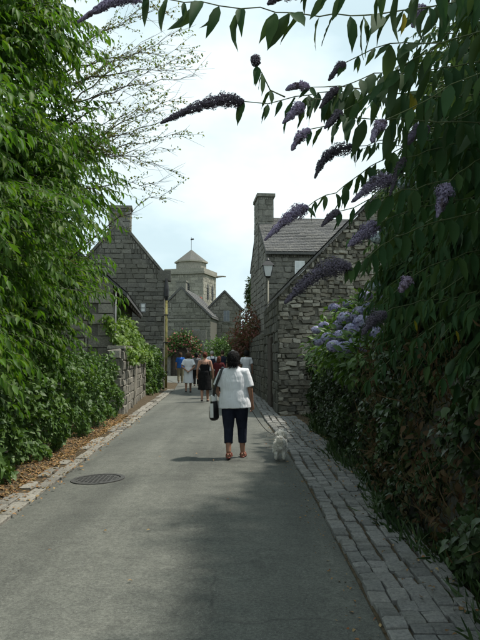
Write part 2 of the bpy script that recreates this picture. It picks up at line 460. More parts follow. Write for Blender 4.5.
class Leaves:
    def __init__(s): s.P = []; s.D = []; s.N = []; s.L = []; s.W = []
    def add(s, p, d, n, l, w):
        s.P.append(p); s.D.append(d); s.N.append(n); s.L.append(l); s.W.append(w)
    def many(s, P, D, N, L, W):
        s.P += list(P); s.D += list(D); s.N += list(N); s.L += list(L); s.W += list(W)
    def arrays(s, sel=None):
        P, D, N = np.array(s.P, float), norm(np.array(s.D, float)), np.array(s.N, float)
        L, W = np.array(s.L, float), np.array(s.W, float)
        S = np.cross(D, N); bad = np.linalg.norm(S, axis=1) < 1e-4
        S[bad] = np.cross(D[bad], [0.3, 0.9, 0.1]); S = norm(S); U = np.cross(S, D)
        if sel is not None: P, D, S, U, L, W = P[sel], D[sel], S[sel], U[sel], L[sel], W[sel]
        return P, D, S, U, L, W
    def mesh(s, kind='leaf', sel=None):
        P, D, S, U, L, W = s.arrays(sel)
        V, F = {'leaf': (LEAF_V, [LEAF_T, LEAF_Q]), 'simple': (SIMP_V, [SIMP_T]), 'ivy': (IVY_V, [IVY_T]), 'blade': (BLADE_V, [BLADE_T])}[kind]
        n, k = len(P), len(V)
        curl = RNG.uniform(0.6, 2.2, (n, 1, 1))
        X = (P[:, None] + V[None, :, 0:1] * S[:, None] * W[:, None, None] + V[None, :, 1:2] * D[:, None] * L[:, None, None]
             + V[None, :, 2:3] * curl * U[:, None] * L[:, None, None])
        off = (np.arange(n) * k)[:, None, None]
        return np_mesh(X.reshape(-1, 3), [(f[None] + off).reshape(-1, f.shape[1]) for f in F], smooth=False)
    def objects(s, name, parent, mat, sel, variants=7):
        """leaves that can be picked apart: an object each, sharing mesh data"""
        P, D, S, U, L, W = s.arrays(sel)
        mv = []
        for i in range(variants):
            v = []; f = []; rows = 8; fold_, bend, twist = RNG.uniform(0.05, 0.25), RNG.uniform(-0.3, 0.08), RNG.normal() * 0.07
            for a in range(rows):
                tt = 0.03 + 0.96 * a / (rows - 1)
                w_ = 0.5 * (math.sin(tt / 0.4 * math.pi / 2) ** 0.85 if tt < 0.4 else max(0.012, math.cos((tt - 0.4) / 0.6 * math.pi / 2)) ** 1.3)
                for q in (-1, 0, 1):
                    v.append((q * w_ * (1 + RNG.normal(0, 0.05)) + twist * tt * tt * 2, tt, abs(q) * fold_ * w_ + bend * tt * tt + 0.02 * math.sin(tt * 14 + q * 2) * abs(q)))
            for a in range(rows - 1):
                for q in (0, 1):
                    z_ = a * 3 + q; f.append((z_, z_ + 1, z_ + 4, z_ + 3))
            me = mesh(v, f, True); me.materials.append(mat); mv.append(me)
        for i in range(len(P)):
            M = Matrix(((S[i][0] * W[i], D[i][0] * L[i], U[i][0] * L[i], P[i][0]), (S[i][1] * W[i], D[i][1] * L[i], U[i][1] * L[i], P[i][1]),
                        (S[i][2] * W[i], D[i][2] * L[i], U[i][2] * L[i], P[i][2]), (0, 0, 0, 1)))
            mk(name, mv[i % variants], parent, M)
    def screen(s):
        """rough size in the picture of each leaf, 0 when outside the frame"""
        P = np.array(s.P, float); L = np.array(s.L, float)
        Y = np.maximum(P[:, 1], 0.05)
        x = 240 + 650 * P[:, 0] / Y; y = 355 - 650 * (P[:, 2] - CAM_H) / Y
        ok = (P[:, 1] > 0.5) & (x > 3) & (x < 477) & (y > 3) & (y < 637)
        return np.where(ok, L / Y, 0), P[:, 1]

def spray(lv, tubes, p, d, length, n, ll, lw, droop=0.9, r=0.006, hang=0.5, spread=0.9):
    """a drooping twig with leaves to both sides"""
    p = np.array(p, float); d = norm(np.array(d, float)); pts = [p.copy()]
    step = length / n
    for i in range(n):
        d = norm(d + np.array([0, 0, -droop * step]) + RNG.normal(0, 0.06, 3))
        p = p + d * step; pts.append(p.copy())
        side = norm(np.cross(d, [0, 0, 1.0]) + 1e-6); s = 1 if i % 2 else -1
        for q in ((s, -s) if n < 8 else (s,)):
            a = norm(d * RNG.uniform(0.3, 0.9) + side * q * spread * RNG.uniform(0.5, 1.1) + np.array([0, 0, -hang * RNG.uniform(0.3, 1.4)]))
            l = ll * RNG.uniform(0.65, 1.2)
            up = norm(np.array([0, 0, 1.0]) + RNG.normal(0, 0.35, 3))
            lv.add(p, a, up, l, l * lw * RNG.uniform(0.8, 1.25))
    lv.add(p, norm(d + [0, 0, -hang]), [0, 0, 1.0], ll, ll * lw)
    if tubes is not None:
        tubes.tube([pts[0], pts[len(pts) // 2], pts[-1]], [r, r * 0.7, r * 0.35], 4, cap=False)

def visible_pick(lv, n=300, near=None):
    size, Y = lv.screen()
    if near is not None: size = np.where(near, size, size * 0.3)
    idx = np.argsort(-size)[:n]
    idx = idx[size[idx] > 0]
    rest = np.setdiff1d(np.arange(len(size)), idx)
    return idx, rest

# ------------------------------------------------------------------ masonry
def stone_variants(mat, n=6, rough=0.06, inset=0.09, grid=3):
    out = []
    rg = np.random.default_rng(11 + n + grid)
    for k in range(n):
        V = []; F = []
        g = grid + 1
        xs = [-0.5, -0.5 + inset, 0.5 - inset, 0.5]
        for iz in range(4):
            for ix in range(4):
                edge = ix in (0, 3) or iz in (0, 3)
                V.append([xs[ix] + rg.normal(0, rough * 0.5), (-0.55 if edge else -1.0) + rg.normal(0, rough * 1.3), xs[iz] + rg.normal(0, rough * 0.5)])
        for iz in range(3):
            for ix in range(3):
                a = iz * 4 + ix; F.append((a, a + 1, a + 5, a + 4))
        ring = [0, 1, 2, 3, 7, 11, 15, 14, 13, 12, 8, 4]
        for i in ring: V.append([V[i][0], 0.0, V[i][2]])
        for i in range(12):
            j = (i + 1) % 12; F.append((ring[j], ring[i], 16 + i, 16 + j))
        me = mesh(V, F); me.materials.append(mat); out.append(me)
    return out

class Masonry:
    def __init__(s, mat, rough=0.06, inset=0.09):
        s.mat = mat; s.vars = stone_variants(mat, 6, rough, inset)
        s.vn = [(np.array([v.co[:] for v in me.vertices]), [tuple(p.vertices) for p in me.polygons]) for me in s.vars]
    def lay(s, parent, origin, n, width, base, top, course, length, depth=0.05, joined=False, name='stone', skip=None, gap=0.011, jit=0.02, limit=300, score=None):
        """stones in courses on the plane through origin with outward normal n; top(u) is the wall top above origin"""
        n = Vector(n).normalized(); u = Vector((0, 0, 1)).cross(n); o = Vector(origin)
        items = []
        z = base; row = 0
        zmax = max(top(width * i / 40) for i in range(41))
        while z < zmax - 0.03:
            h = random.uniform(*course)
            x = -random.uniform(0, length[1] * 0.6) if row % 2 else 0
            while x < width:
                w = random.uniform(*length)
                a, b = max(x, 0), min(x + w, width)
                x += w
                if b - a < 0.07: continue
                t = min(top(a + 0.02), top(b - 0.02), top((a + b) / 2))
                cut = 1 if t - z > h * 0.85 else 4
                for q in range(cut):
                    a2, b2 = a + (b - a) * q / cut, a + (b - a) * (q + 1) / cut
                    cx = (a2 + b2) / 2
                    hh = min(h, min(top(a2 + 0.01), top(b2 - 0.01)) - z)
                    if hh < 0.04 or b2 - a2 < 0.05: continue
                    if skip and skip(cx, z + hh / 2, (b2 - a2) / 2, hh / 2): continue
                    items.append((cx, z + hh / 2, b2 - a2, hh))
            z += h; row += 1
        V = []; F = []
        objs = 0
        if not joined and len(items) > limit and score is not None:
            items.sort(key=lambda it: -score(it))
        for cx, cz, w, h in items:
            k = random.randrange(6)
            c = o + u * (cx + random.gauss(0, jit * 0.3)) + Vector((0, 0, cz + random.gauss(0, jit * 0.12)))
            sx, sz, sy = max(w - gap, 0.03), max(h - gap, 0.03), depth * random.uniform(0.7, 1.35)
            rot = Matrix.Rotation(random.gauss(0, jit), 4, 'Y')
            M = Matrix(((u.x, -n.x, 0, c.x), (u.y, -n.y, 0, c.y), (u.z, -n.z, 1, c.z), (0, 0, 0, 1))) @ rot @ Matrix.Diagonal((sx, sy, sz, 1))
            if joined or objs >= limit:
                vv, ff = s.vn[k]; b0 = len(V)
                A = np.array(M)
                V += list(vv @ A[:3, :3].T + A[:3, 3]); F += [tuple(i + b0 for i in f) for f in ff]
            else:
                mk(name, s.vars[k], parent, M); objs += 1
        if V:
            e = mk('stonework', mesh(V, F), parent, I4, s.mat); e['kind'] = 'stuff'

MS_gable = Masonry(G['granite_gable'], 0.07, 0.10)
MS_rubble = Masonry(G['rubble'], 0.10, 0.13)
MS_pale = Masonry(G['pale_wall'], 0.09, 0.12)
MS_dark = Masonry(G['shade_dark_stone'], 0.09, 0.12)
MS_tower = Masonry(G['tower_stone'], 0.05, 0.08)
MS_far = Masonry(G['far_stone'], 0.08, 0.11)

def slate_roof(parent, a, b, c, d, rows, wide, mat, name='slates', th=0.02):
    """slates on the quad a-b (eave) c-d (ridge), joined; a->d and b->c run up the slope"""
    a, b, c, d = map(Vector, (a, b, c, d)); nrm = (b - a).cross(d - a).normalized()
    V = []; F = []
    for r in range(rows):
        t0, t1 = r / rows, (r + 1.25) / rows
        t1 = min(t1, 1)
        cnt = max(2, int((b - a).length / wide))
        for k in range(-1, cnt + 1):
            s0 = (k + (0.5 if r % 2 else 0)) / cnt; s1 = s0 + 1 / cnt
            s0, s1 = max(0, s0), min(1, s1)
            if s1 - s0 < 0.15 / cnt: continue
            g = 0.02 / cnt
            j = random.uniform(-0.25, 0.25) * th; jt = random.uniform(-0.06, 0.06) / rows
            def P(s, t, lift): return (a.lerp(b, s)).lerp(d.lerp(c, s), t) + nrm * lift
            i0 = len(V)
            V += [P(s0 + g, max(0, t0 + jt), th * 1.9 + j), P(s1 - g, max(0, t0 + jt), th * 1.9 + j), P(s1 - g, t1, th * 0.7), P(s0 + g, t1, th * 0.7),
                  P(s0 + g, max(0, t0 + jt), th * 0.9 + j), P(s1 - g, max(0, t0 + jt), th * 0.9 + j)]
            F += [(i0, i0 + 1, i0 + 2, i0 + 3), (i0 + 4, i0 + 5, i0 + 1, i0)]
    o = mk(name, mesh(V, F), parent, I4, mat); o['kind'] = 'stuff'
    return o

# ------------------------------------------------------------------ the lane
LEFT = [(0, -2.18), (3.5, -2.2), (6, -2.23), (10, -2.34), (15.5, -2.5), (22, -2.72), (30, -3.0), (36, -3.4), (42, -4.6), (49, -7.0)]
RIGHT = [(0, 0.80), (3.8, 0.82), (7.2, 0.83), (10.4, 0.79), (14, 0.67), (19, 0.53), (25, 0.42), (30, 0.18), (36, -0.25), (42, -0.9), (49, -2.2)]
def XL(y): return lerp_tab(LEFT, y)
def XR(y): return lerp_tab(RIGHT, y)

def sheet(name, xs_of_y, ys, zf, mat, parent=None):
    V = []; F = []; n = None
    for y in ys:
        xs = xs_of_y(y); n = len(xs)
        V += [(x, y, zf(x, y)) for x in xs]
    for i in range(len(ys) - 1):
        for k in range(n - 1):
            q = i * n + k; F.append((q, q + 1, q + n + 1, q + n))
    return mk(name, mesh(V, F, True), parent, I4, mat)

MB().add([(-400, -60, -0.03), (400, -60, -0.03), (400, 900, -0.03), (-400, 900, -0.03)], [(0, 1, 2, 3)]).build('ground', G['field_grass'])['kind'] = 'structure'
ys = [-3 + i * 0.75 for i in range(70)]
def road_x(y): a, b = XL(y) - 0.04, XR(y) + 0.03; return [a + (b - a) * i / 12 for i in range(13)]
def road_z(x, y):
    t = (x - XL(y)) / (XR(y) - XL(y)); return 0.035 * (1 - (2 * t - 1) ** 2) + 0.006 * math.sin(x * 3.1 + y * 1.3)
road = sheet('road', road_x, ys, road_z, G['asphalt']); tag(road, 'grey asphalt lane running between the hedges and walls', kind='structure')

# right-hand pavement of setts and flags
def pave_x(y): return [XR(y) + 0.0, XR(y) + 0.5, 1.75]
pave = sheet('pavement', pave_x, [0.5 + i * 0.5 for i in range(80)], lambda x, y: 0.012, G['soil']); tag(pave, 'narrow pavement of grey stone setts beside the hedge bank', kind='structure')
def sett_variants(mat):
    out = []
    rg = np.random.default_rng(5)
    for k in range(7):
        a = 0.44; V = []
        for (zz, s, jt) in ((0, 0.5, 0.0), (0.8, 0.5, 0.02), (1.0, 0.43, 0.025)):
            for (sx, sy) in ((-1, -1), (1, -1), (1, 1), (-1, 1)):
                V.append((sx * s + rg.normal(0, jt), sy * s + rg.normal(0, jt), zz + (rg.normal(0, 0.09) if zz == 1.0 else 0)))
        F = [(i + l * 4, (i + 1) % 4 + l * 4, (i + 1) % 4 + l * 4 + 4, i + l * 4 + 4) for l in range(2) for i in range(4)] + [(8, 9, 10, 11)]
        me = mesh(V, F); me.materials.append(mat); out.append(me)
    return out
SV = sett_variants(G['sett']); KV = sett_variants(G['kerb_stone'])

def lay_setts(parent, variants, cells, name, stuff_name, mat):
    """cells: (x, y, w, l, h, rot, single)"""
    V = []; F = []
    for (x, y, w, l, h, rz, z0, single) in cells:
        k = random.randrange(7)
        M = Matrix.Translation((x, y, z0)) @ Matrix.Rotation(rz, 4, 'Z') @ Matrix.Rotation(random.gauss(0, 0.012), 4, 'X') @ Matrix.Rotation(random.gauss(0, 0.012), 4, 'Y') @ Matrix.Diagonal((w, l, h, 1))
        if single: mk(name, variants[k], parent, M)
        else:
            A = np.array(M); vv = np.array([v.co[:] for v in variants[k].vertices]); b0 = len(V)
            V += list(vv @ A[:3, :3].T + A[:3, 3]); F += [tuple(i + b0 for i in p.vertices) for p in variants[k].polygons]
    if V: mk(stuff_name, mesh(V, F), parent, I4, mat)['kind'] = 'stuff'

cells = []
for col in range(6):
    y = 0.9 + 0.05 * col
    while y < (30 if col < 3 else 16.6):
        l = random.uniform(0.12, 0.19) if col < 2 else random.uniform(0.12, 0.24)
        ang = math.atan2(XR(y + 0.5) - XR(y), 0.5)
        w = 0.118 + random.uniform(-0.012, 0.012) if col < 2 else 0.125 + random.uniform(-0.02, 0.014)
        x0 = XR(y) + 0.07 + col * 0.137 + (0.012 if col > 1 else 0) + 0.012 * math.sin(y * 1.9 + col)
        if x0 < 1.42 + 0.03 * y:
            cells.append((x0 + random.gauss(0, 0.005), y + l / 2, w, l - 0.014, 0.05 + random.gauss(0, 0.005) - (0.008 if col == 2 else 0), -ang + random.gauss(0, 0.03), 0.0, 3.3 < y < 15.5))
        y += l
singles = [c for c in cells if c[-1]]
if len(singles) > 298:
    far_y = sorted(c[1] for c in singles)[297]
    cells = [c[:-1] + (c[-1] and c[1] <= far_y,) for c in cells]
lay_setts(pave, SV, cells, 'sett', 'far_setts', G['sett'])

# left-hand kerb and verge
verge = sheet('verge', lambda y: [XL(y) - 0.02, XL(y) - 0.3, XL(y) - 0.6, XL(y) - 1.2, XL(y) - 3.5], [0 + i * 0.5 for i in range(76)],
              lambda x, y: 0.012 + 0.10 * smoothstep(0.28, 1.0, XL(y) - x) + 0.02 * math.sin(x * 9 + y * 5) * smoothstep(0.4, 0.7, XL(y) - x), G['soil'])
tag(verge, 'leaf strewn earth verge behind the pale kerb stones', kind='structure')
cells = []
for col in range(2):
    y = 3.0
    while y < 30:
        l = random.uniform(0.2, 0.42)
        ang = math.atan2(XL(y + 0.5) - XL(y), 0.5)
        w = 0.15 + random.uniform(-0.025, 0.02)
        if random.random() < (0.97 if col == 0 else 0.8):
            cells.append((XL(y) - 0.09 - col * 0.17 + random.gauss(0, 0.008), y + l / 2, w, l - 0.02, 0.036 + random.gauss(0, 0.004), -ang + random.gauss(0, 0.03), 0.0, 5 < y < 22))
        y += l
lay_setts(verge, KV, cells, 'kerb_stone', 'far_kerb_stones', G['kerb_stone'])

# fallen leaves
lv = Leaves()
def litter(n, xf, y0, y1, zf, s=(0.025, 0.06), pw=1.0):
    for i in range(n):
        y = y0 + (y1 - y0) * random.random() ** pw
        x = xf(y)
        a = random.uniform(0, 6.28)
        up = norm(np.array([random.gauss(0, 0.35), random.gauss(0, 0.35), 1]))
        l = random.uniform(*s)
        lv.add([x, y, zf(x, y) + 0.012], [math.cos(a), math.sin(a), random.gauss(0, 0.25)], up, l, l * random.uniform(0.4, 0.75))
litter(4200, lambda y: XL(y) - 0.30 - abs(random.gauss(0, 0.3)), 4, 17, lambda x, y: 0.02 + 0.10 * smoothstep(0.28, 1.0, XL(y) - x))
litter(900, lambda y: XL(y) - random.triangular(-0.2, 0.42, 0.4), 4, 17, lambda x, y: 0.034)
litter(420, lambda y: XR(y) + 0.3 + random.uniform(0, 0.7), 3.3, 16, lambda x, y: 0.058, (0.02, 0.05))
litter(16, lambda y: random.uniform(XL(y), XR(y)), 3.6, 12, lambda x, y: 0.022 + road_z(x, y) * 0.4, (0.02, 0.045))
litter(240, lambda y: XR(y) - abs(random.gauss(0, 0.12)), 3.6, 15, lambda x, y: 0.006, (0.012, 0.035))
tag(mk('leaf_litter', lv.mesh('leaf'), None, I4, G['fallen_leaf']), 'brown fallen leaves scattered over the verge and pavement', 'leaf litter', kind='stuff')

# manhole cover
mh = at(98, 479, 8.4); mh.z = road_z(mh.x, mh.y) + 0.002
t = thing('manhole_cover', 'round dark iron manhole cover set in the asphalt lane', 'manhole cover', mh)
b_ = MB(); b_.tube([mh + Vector((0, 0, -0.02)), mh + Vector((0, 0, 0.006))], [0.27, 0.27], 36); b_.build('lid', G['cast_iron'], t)
b_ = MB()
for k in range(36):
    a0, a1 = 2 * math.pi * k / 36, 2 * math.pi * (k + 1) / 36
    P = [mh + Vector((math.cos(a) * r_, math.sin(a) * r_, z)) for a in (a0, a1) for r_, z in ((0.285, -0.02), (0.285, 0.01), (0.34, 0.01), (0.34, -0.02))]
    b_.add(P, [(0, 4, 5, 1), (1, 5, 6, 2), (2, 6, 7, 3)])
b_.build('frame', G['cast_iron'], t)
b_ = MB()
for i in range(-4, 5):
    for j in range(-4, 5):
        if i * i + j * j < 19: b_.box(mh + Vector((i * 0.055, j * 0.055, 0.008)), (0.032, 0.032, 0.008))
b_.build('raised_tread', G['cast_iron'], t)['kind'] = 'stuff'
z_mh = road_z(mh.x, mh.y)
for ch in COL.objects:                     # the cover lies with the camber of the lane
    if ch.parent == t:
        for v in ch.data.vertices: v.co.z += road_z(v.co.x, v.co.y) - z_mh
fc = MB().add([(-16, 35, -0.012), (2, 35, -0.012), (2, 49.8, -0.012), (-16, 49.8, -0.012)], [(0, 1, 2, 3)]).build('forecourt', G['asphalt'])
tag(fc, 'asphalt forecourt where the lane bends away', kind='structure')

# ------------------------------------------------------------------ buildings
UP = Vector((0, 0, 1))
def frame_of(n):
    n = Vector(n).normalized(); return n, UP.cross(n)

def gable_shell(t, o, n, W, D, eave, apex, wall_mat, roof_mat=None, over=0.14, th=0.09, rows=14, wide=0.3, slates=True, verge=0.06):
    """pitched house: gable wall with its left foot at o, outward normal n, width W, running D back"""
    n, u = frame_of(n); o = Vector(o)
    def Q(a, d, z): return o + u * a - n * d + UP * z
    MB().prism([Q(0, 0, -0.1), Q(W, 0, -0.1), Q(W, 0, eave), Q(W / 2, 0, apex), Q(0, 0, eave)], -n * D).build('wall', wall_mat, t)
    if roof_mat is None: return Q
    sl = (apex - eave) / (W / 2)
    rf = None
    for sgn in (-1, 1):
        e = -over if sgn < 0 else W + over
        ez = eave - over * sl + 0.02
        a0, a1, r0, r1 = Q(e, -verge, ez), Q(e, D + verge, ez), Q(W / 2, -verge, apex + 0.02), Q(W / 2, D + verge, apex + 0.02)
        rf = MB().prism([a0, r0, r1, a1] if sgn < 0 else [a0, a1, r1, r0], UP * th).build('roof', roof_mat, t)
        if slates:
            k = UP * th
            if sgn > 0: slate_roof(rf, a0 + k, a1 + k, r1 + k, r0 + k, rows, wide, roof_mat)
            else: slate_roof(rf, a1 + k, a0 + k, r0 + k, r1 + k, rows, wide, roof_mat)
    return Q

def block(t, name, mat, Q, a0, a1, d0, d1, z0, z1):
    return MB().prism([Q(a0, d0, z0), Q(a1, d0, z0), Q(a1, d0, z1), Q(a0, d0, z1)], Q(0, d1, 0) - Q(0, d0, 0)).build(name, mat, t)

def window(t, Q, a, z, w, h, glass, frame, d=0.0, bars=1, proud=0.03, sill=None):
    win = block(t, 'window', frame, Q, a - w / 2 - 0.05, a + w / 2 + 0.05, d - proud, d + 0.05, z - h / 2 - 0.05, z + h / 2 + 0.05)
    block(win, 'pane', glass, Q, a - w / 2, a + w / 2, d - proud - 0.004, d - proud + 0.01, z - h / 2, z + h / 2)
    for k in range(bars):
        f = a - w / 2 + w * (k + 1) / (bars + 1)
        block(win, 'glazing_bar', frame, Q, f - 0.018, f + 0.018, d - proud - 0.012, d - proud, z - h / 2, z + h / 2)
    block(win, 'transom', frame, Q, a - w / 2, a + w / 2, d - proud - 0.014, d - proud - 0.001, z - 0.018, z + 0.018)
    if sill: block(win, 'sill', sill, Q, a - w / 2 - 0.15, a + w / 2 + 0.15, d - 0.09, d + 0.02, z - h / 2 - 0.17, z - h / 2 - 0.06)
    return win

def chimney(t, Q, a0, a1, d0, d1, z0, z1, mat, ms=None, cap=0.06):
    c = block(t, 'chimney', mat, Q, a0, a1, d0, d1, z0, z1 - 0.14)
    block(c, 'chimney_cap', mat, Q, a0 - cap, a1 + cap, d0 - cap, d1 + cap, z1 - 0.14, z1)
    return c

# big granite house, left
n_l = Vector((0.0925, -0.9957, 0)).normalized(); _, u_l = frame_of(n_l)
corner = Vector((-3.62, 31, 0)); WL = 4.3
t = thing('stone_house', 'tall granite house, steep coped gable and chimney, above the pale lane wall', 'house', corner - u_l * WL / 2)
o_l = corner - u_l * WL
EAVE_L, APEX_L = 5.35, 7.95
Q = gable_shell(t, o_l, n_l, WL, 7.0, EAVE_L, APEX_L, G['mortar'], G['slate'], 0.1, 0.08, 12, 0.34, True, -0.35)
def top_l(a): return min(EAVE_L + (APEX_L - EAVE_L) * (1 - abs(a - WL / 2) / (WL / 2)), APEX_L) - 0.02
MS_gable.lay(t, o_l, n_l, WL, 0.0, top_l, (0.17, 0.27), (0.24, 0.62), 0.045, jit=0.025, score=lambda it: it[0] + it[1] * 0.6)
slp = math.hypot(WL / 2, APEX_L - EAVE_L); nst = 7
for sgn in (-1, 1):
    for k in range(nst):
        f0, f1 = k / nst, (k + 0.97) / nst
        def cp(f, zz): return Q(WL / 2 - sgn * (WL / 2 + 0.1) * (1 - f) * -1, -0.07, EAVE_L - 0.1 + (APEX_L - EAVE_L + 0.1) * f + zz)
        MB().prism([cp(f0, 0.02), cp(f1, 0.02), cp(f1, 0.2), cp(f0, 0.2)] if sgn < 0 else [cp(f1, 0.02), cp(f0, 0.02), cp(f0, 0.2), cp(f1, 0.2)], -n_l * 0.45).build('coping_stone', G['granite_gable'], t)
for a0, a1 in ((-0.32, 0.34), (WL - 0.3, WL + 0.30)):
    block(t, 'kneeler', G['granite_gable'], Q, a0, a1, -0.085, 0.5, EAVE_L - 0.2, EAVE_L + 0.3)
ch = chimney(t, Q, WL / 2 - 0.52, WL / 2 + 0.52, -0.02, 0.75, APEX_L - 0.75, 8.75, G['granite_gable'])
MS_gable.lay(ch, Q(WL / 2 - 0.52, -0.02, APEX_L - 0.5), n_l, 1.04, 0.0, lambda a: 1.12, (0.2, 0.26), (0.28, 0.5), 0.04)
window(t, Q, WL - 1.0, at(146, 308, 31).z, 0.16, 0.34, G['frosted_glass'], G['grey_paint'], -0.04, 0)
# lichen-covered drainpipe with hopper at the corner
pb = Q(WL + 0.10, -0.12, 0)
dp = MB().tube([pb, pb + UP * 4.25], [0.06, 0.06], 10).build('drainpipe', G['lichen_pipe'], t, smooth=True)
MB().tube([pb + UP * 4.2, pb + UP * 4.4, pb + UP * 4.75, pb + UP * 5.25], [0.065, 0.12, 0.115, 0.05], 8).build('hopper', G['black_iron'], dp)
for z in (0.8, 2.2, 3.5): MB().box(pb + UP * z, (0.24, 0.2, 0.05)).build('pipe_clip', G['black_iron'], dp)

# low cottage nearer, left, with its slate eave over the lane
n_c = Vector((0.105, -0.9945, 0)).normalized(); _, u_c = frame_of(n_c)
cc = Vector((-3.56, 18.0, 0)); WC = 5.0
t = thing('cottage', 'low stone cottage with dressed corner stones and dark slate eave over the lane', 'cottage', cc - u_c * WC / 2)
o_c = cc - u_c * WC
Qc = gable_shell(t, o_c, n_c, WC, 9.5, 3.55, 5.7, G['mortar'], G['slate'], 0.42, 0.1, 12, 0.28)
def top_c(a): return 3.5 + 2.1 * (1 - abs(a - WC / 2) / (WC / 2))
qz = 0.0; k = 0
while qz < 3.4:
    h = random.uniform(0.27, 0.36); w = (0.62, 0.36)[k % 2]
    block(t, 'quoin', G['pale_wall'], Qc, WC - w, WC + 0.035, -0.06, (0.36, 0.62)[k % 2], qz + 0.012, qz + h - 0.012); qz += h; k += 1
MS_rubble.lay(t, o_c, n_c, WC - 0.64, 0.6, top_c, (0.18, 0.27), (0.25, 0.5), 0.05, score=lambda it: it[0])
wp = Qc(WC + 0.12, -0.14, 0)
MB().tube([wp + UP * 0.3, wp + UP * 3.35], 0.02, 8).build('conduit', G['grey_paint'], t, smooth=True)
rft = MB()
for k in range(9):
    d = 0.25 + k * 1.1
    rft = MB().prism([Qc(WC + 0.0, d, 3.42), Qc(WC + 0.4, d, 3.08), Qc(WC + 0.4, d, 3.17), Qc(WC + 0.0, d, 3.52)], -n_c * 0.09).build('rafter', G['dark_wood'], t)

# pale lane wall with pillar, left
a0, a1 = Vector((-3.12, 17.2, 0)), Vector((-3.62, 24.0, 0))
d_ = (a1 - a0); ln = d_.length; d_ = d_.normalized(); n_w = Vector((d_.y, -d_.x, 0))
t = thing('lane_wall', 'pale rubble lane wall with square end pillar under trailing creeper', 'wall', (a0 + a1) / 2)
MB().prism([a0, a1, a1 + UP * 1.78, a0 + UP * 1.74], -n_w * 0.35).build('core', G['mortar'], t)
MS_pale.lay(t, a0, n_w, ln, 0.0, lambda a: 1.76, (0.16, 0.28), (0.22, 0.46), 0.06, score=lambda it: -it[0])
MS_pale.lay(t, a0 - n_w * 0.35, -d_, 0.35, 0.0, lambda a: 1.74, (0.18, 0.28), (0.3, 0.36), 0.05)
for k in range(14):
    f0, f1 = k / 14, (k + 0.95) / 14
    p, q = a0.lerp(a1, f0) + n_w * 0.07, a0.lerp(a1, f1) + n_w * 0.07
    h = 0.06 + random.random() * 0.05
    MB().prism([p + UP * 1.77, q + UP * 1.78, q + UP * (1.78 + h), p + UP * (1.77 + h)], -n_w * 0.46).build('cap_stone', G['pale_wall'], t)
pc = a1 + d_ * 0.3
pl = MB().prism([pc + n_w * 0.06 - d_ * 0.28, pc + n_w * 0.06 + d_ * 0.28, pc + n_w * 0.06 + d_ * 0.28 + UP * 1.95, pc + n_w * 0.06 - d_ * 0.28 + UP * 1.95], -n_w * 0.55).build('pillar', G['mortar'], t)
MS_pale.lay(pl, pc + n_w * 0.06 - d_ * 0.28, n_w, 0.56, 0, lambda a: 1.95, (0.2, 0.3), (0.28, 0.56), 0.05)
MS_pale.lay(pl, pc + n_w * 0.06 - d_ * 0.28 - n_w * 0.55, -d_, 0.55, 0, lambda a: 1.95, (0.2, 0.3), (0.28, 0.55), 0.05)
MB().box(pc - n_w * 0.21 + UP * 2.0, (0.78, 0.78, 0.12)).build('pillar_cap', G['rubble'], pl)

# old plank door set in the pale wall
do = a0 + d_ * 3.0 + n_w * 0.075
for k in range(6):
    p = do + d_ * (k * 0.155)
    MB().prism([p, p + d_ * 0.145, p + d_ * 0.145 + UP * 1.66, p + UP * 1.66], -n_w * 0.03).build('door_plank', G['old_wood'], t)

# barn gable of rubble, right
n_b = Vector((0.03, -1, 0)).normalized(); _, u_b = frame_of(n_b)
ob = Vector((1.05, 17.5, 0)); WB = 6.6; EB, AB = 3.2, 6.55
t = thing('stone_barn', 'rubble stone barn, bare gable rising behind the blue hydrangea', 'barn', ob + u_b * WB / 2)
Qb = gable_shell(t, ob, n_b, WB, 5.2, EB, AB, G['mortar'], G['slate'], 0.06, 0.07, 10, 0.3, True, 0.1)
MS_rubble.lay(t, ob, n_b, WB, 0.0, lambda a: EB + (AB - EB) * (1 - abs(a - WB / 2) / (WB / 2)) - 0.02, (0.075, 0.17), (0.09, 0.34), 0.055, jit=0.10, gap=0.004, score=lambda it: -it[0])
n_s = Vector((-1, -0.03, 0)).normalized()
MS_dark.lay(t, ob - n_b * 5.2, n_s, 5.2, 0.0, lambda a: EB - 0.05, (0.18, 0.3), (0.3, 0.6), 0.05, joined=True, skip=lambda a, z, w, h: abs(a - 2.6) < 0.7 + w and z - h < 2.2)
dr = MB().prism([ob - n_b * 3.2 + n_s * 0.05, ob - n_b * 2.0 + n_s * 0.05, ob - n_b * 2.0 + n_s * 0.05 + UP * 2.15, ob - n_b * 3.2 + n_s * 0.05 + UP * 2.15], -n_s * 0.04).build('door', G['dark_wood'], t)
for k in range(7):
    p = ob - n_b * (3.2 - k * 0.172) + n_s * 0.053
    MB().prism([p, p + n_b * 0.158, p + n_b * 0.158 + UP * 2.12, p + UP * 2.12], n_s * 0.025).build('plank', G['dark_wood'], dr)

# lower lane wall beyond the barn
p0, p1 = Vector((0.87, 22.72, 0)), Vector((0.30, 33.5, 0))
d2 = (p1 - p0).normalized(); n2 = Vector((-d2.y, d2.x, 0)); L2 = (p1 - p0).length
t = thing('garden_wall', 'dark shaded garden wall running on past the stone barn', 'wall', (p0 + p1) / 2)
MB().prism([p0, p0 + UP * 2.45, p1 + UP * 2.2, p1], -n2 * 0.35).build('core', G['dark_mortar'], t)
MS_dark.lay(t, p1, n2, L2, 0.0, lambda a: 2.15 + 0.25 * a / L2, (0.18, 0.3), (0.3, 0.6), 0.05, joined=True)

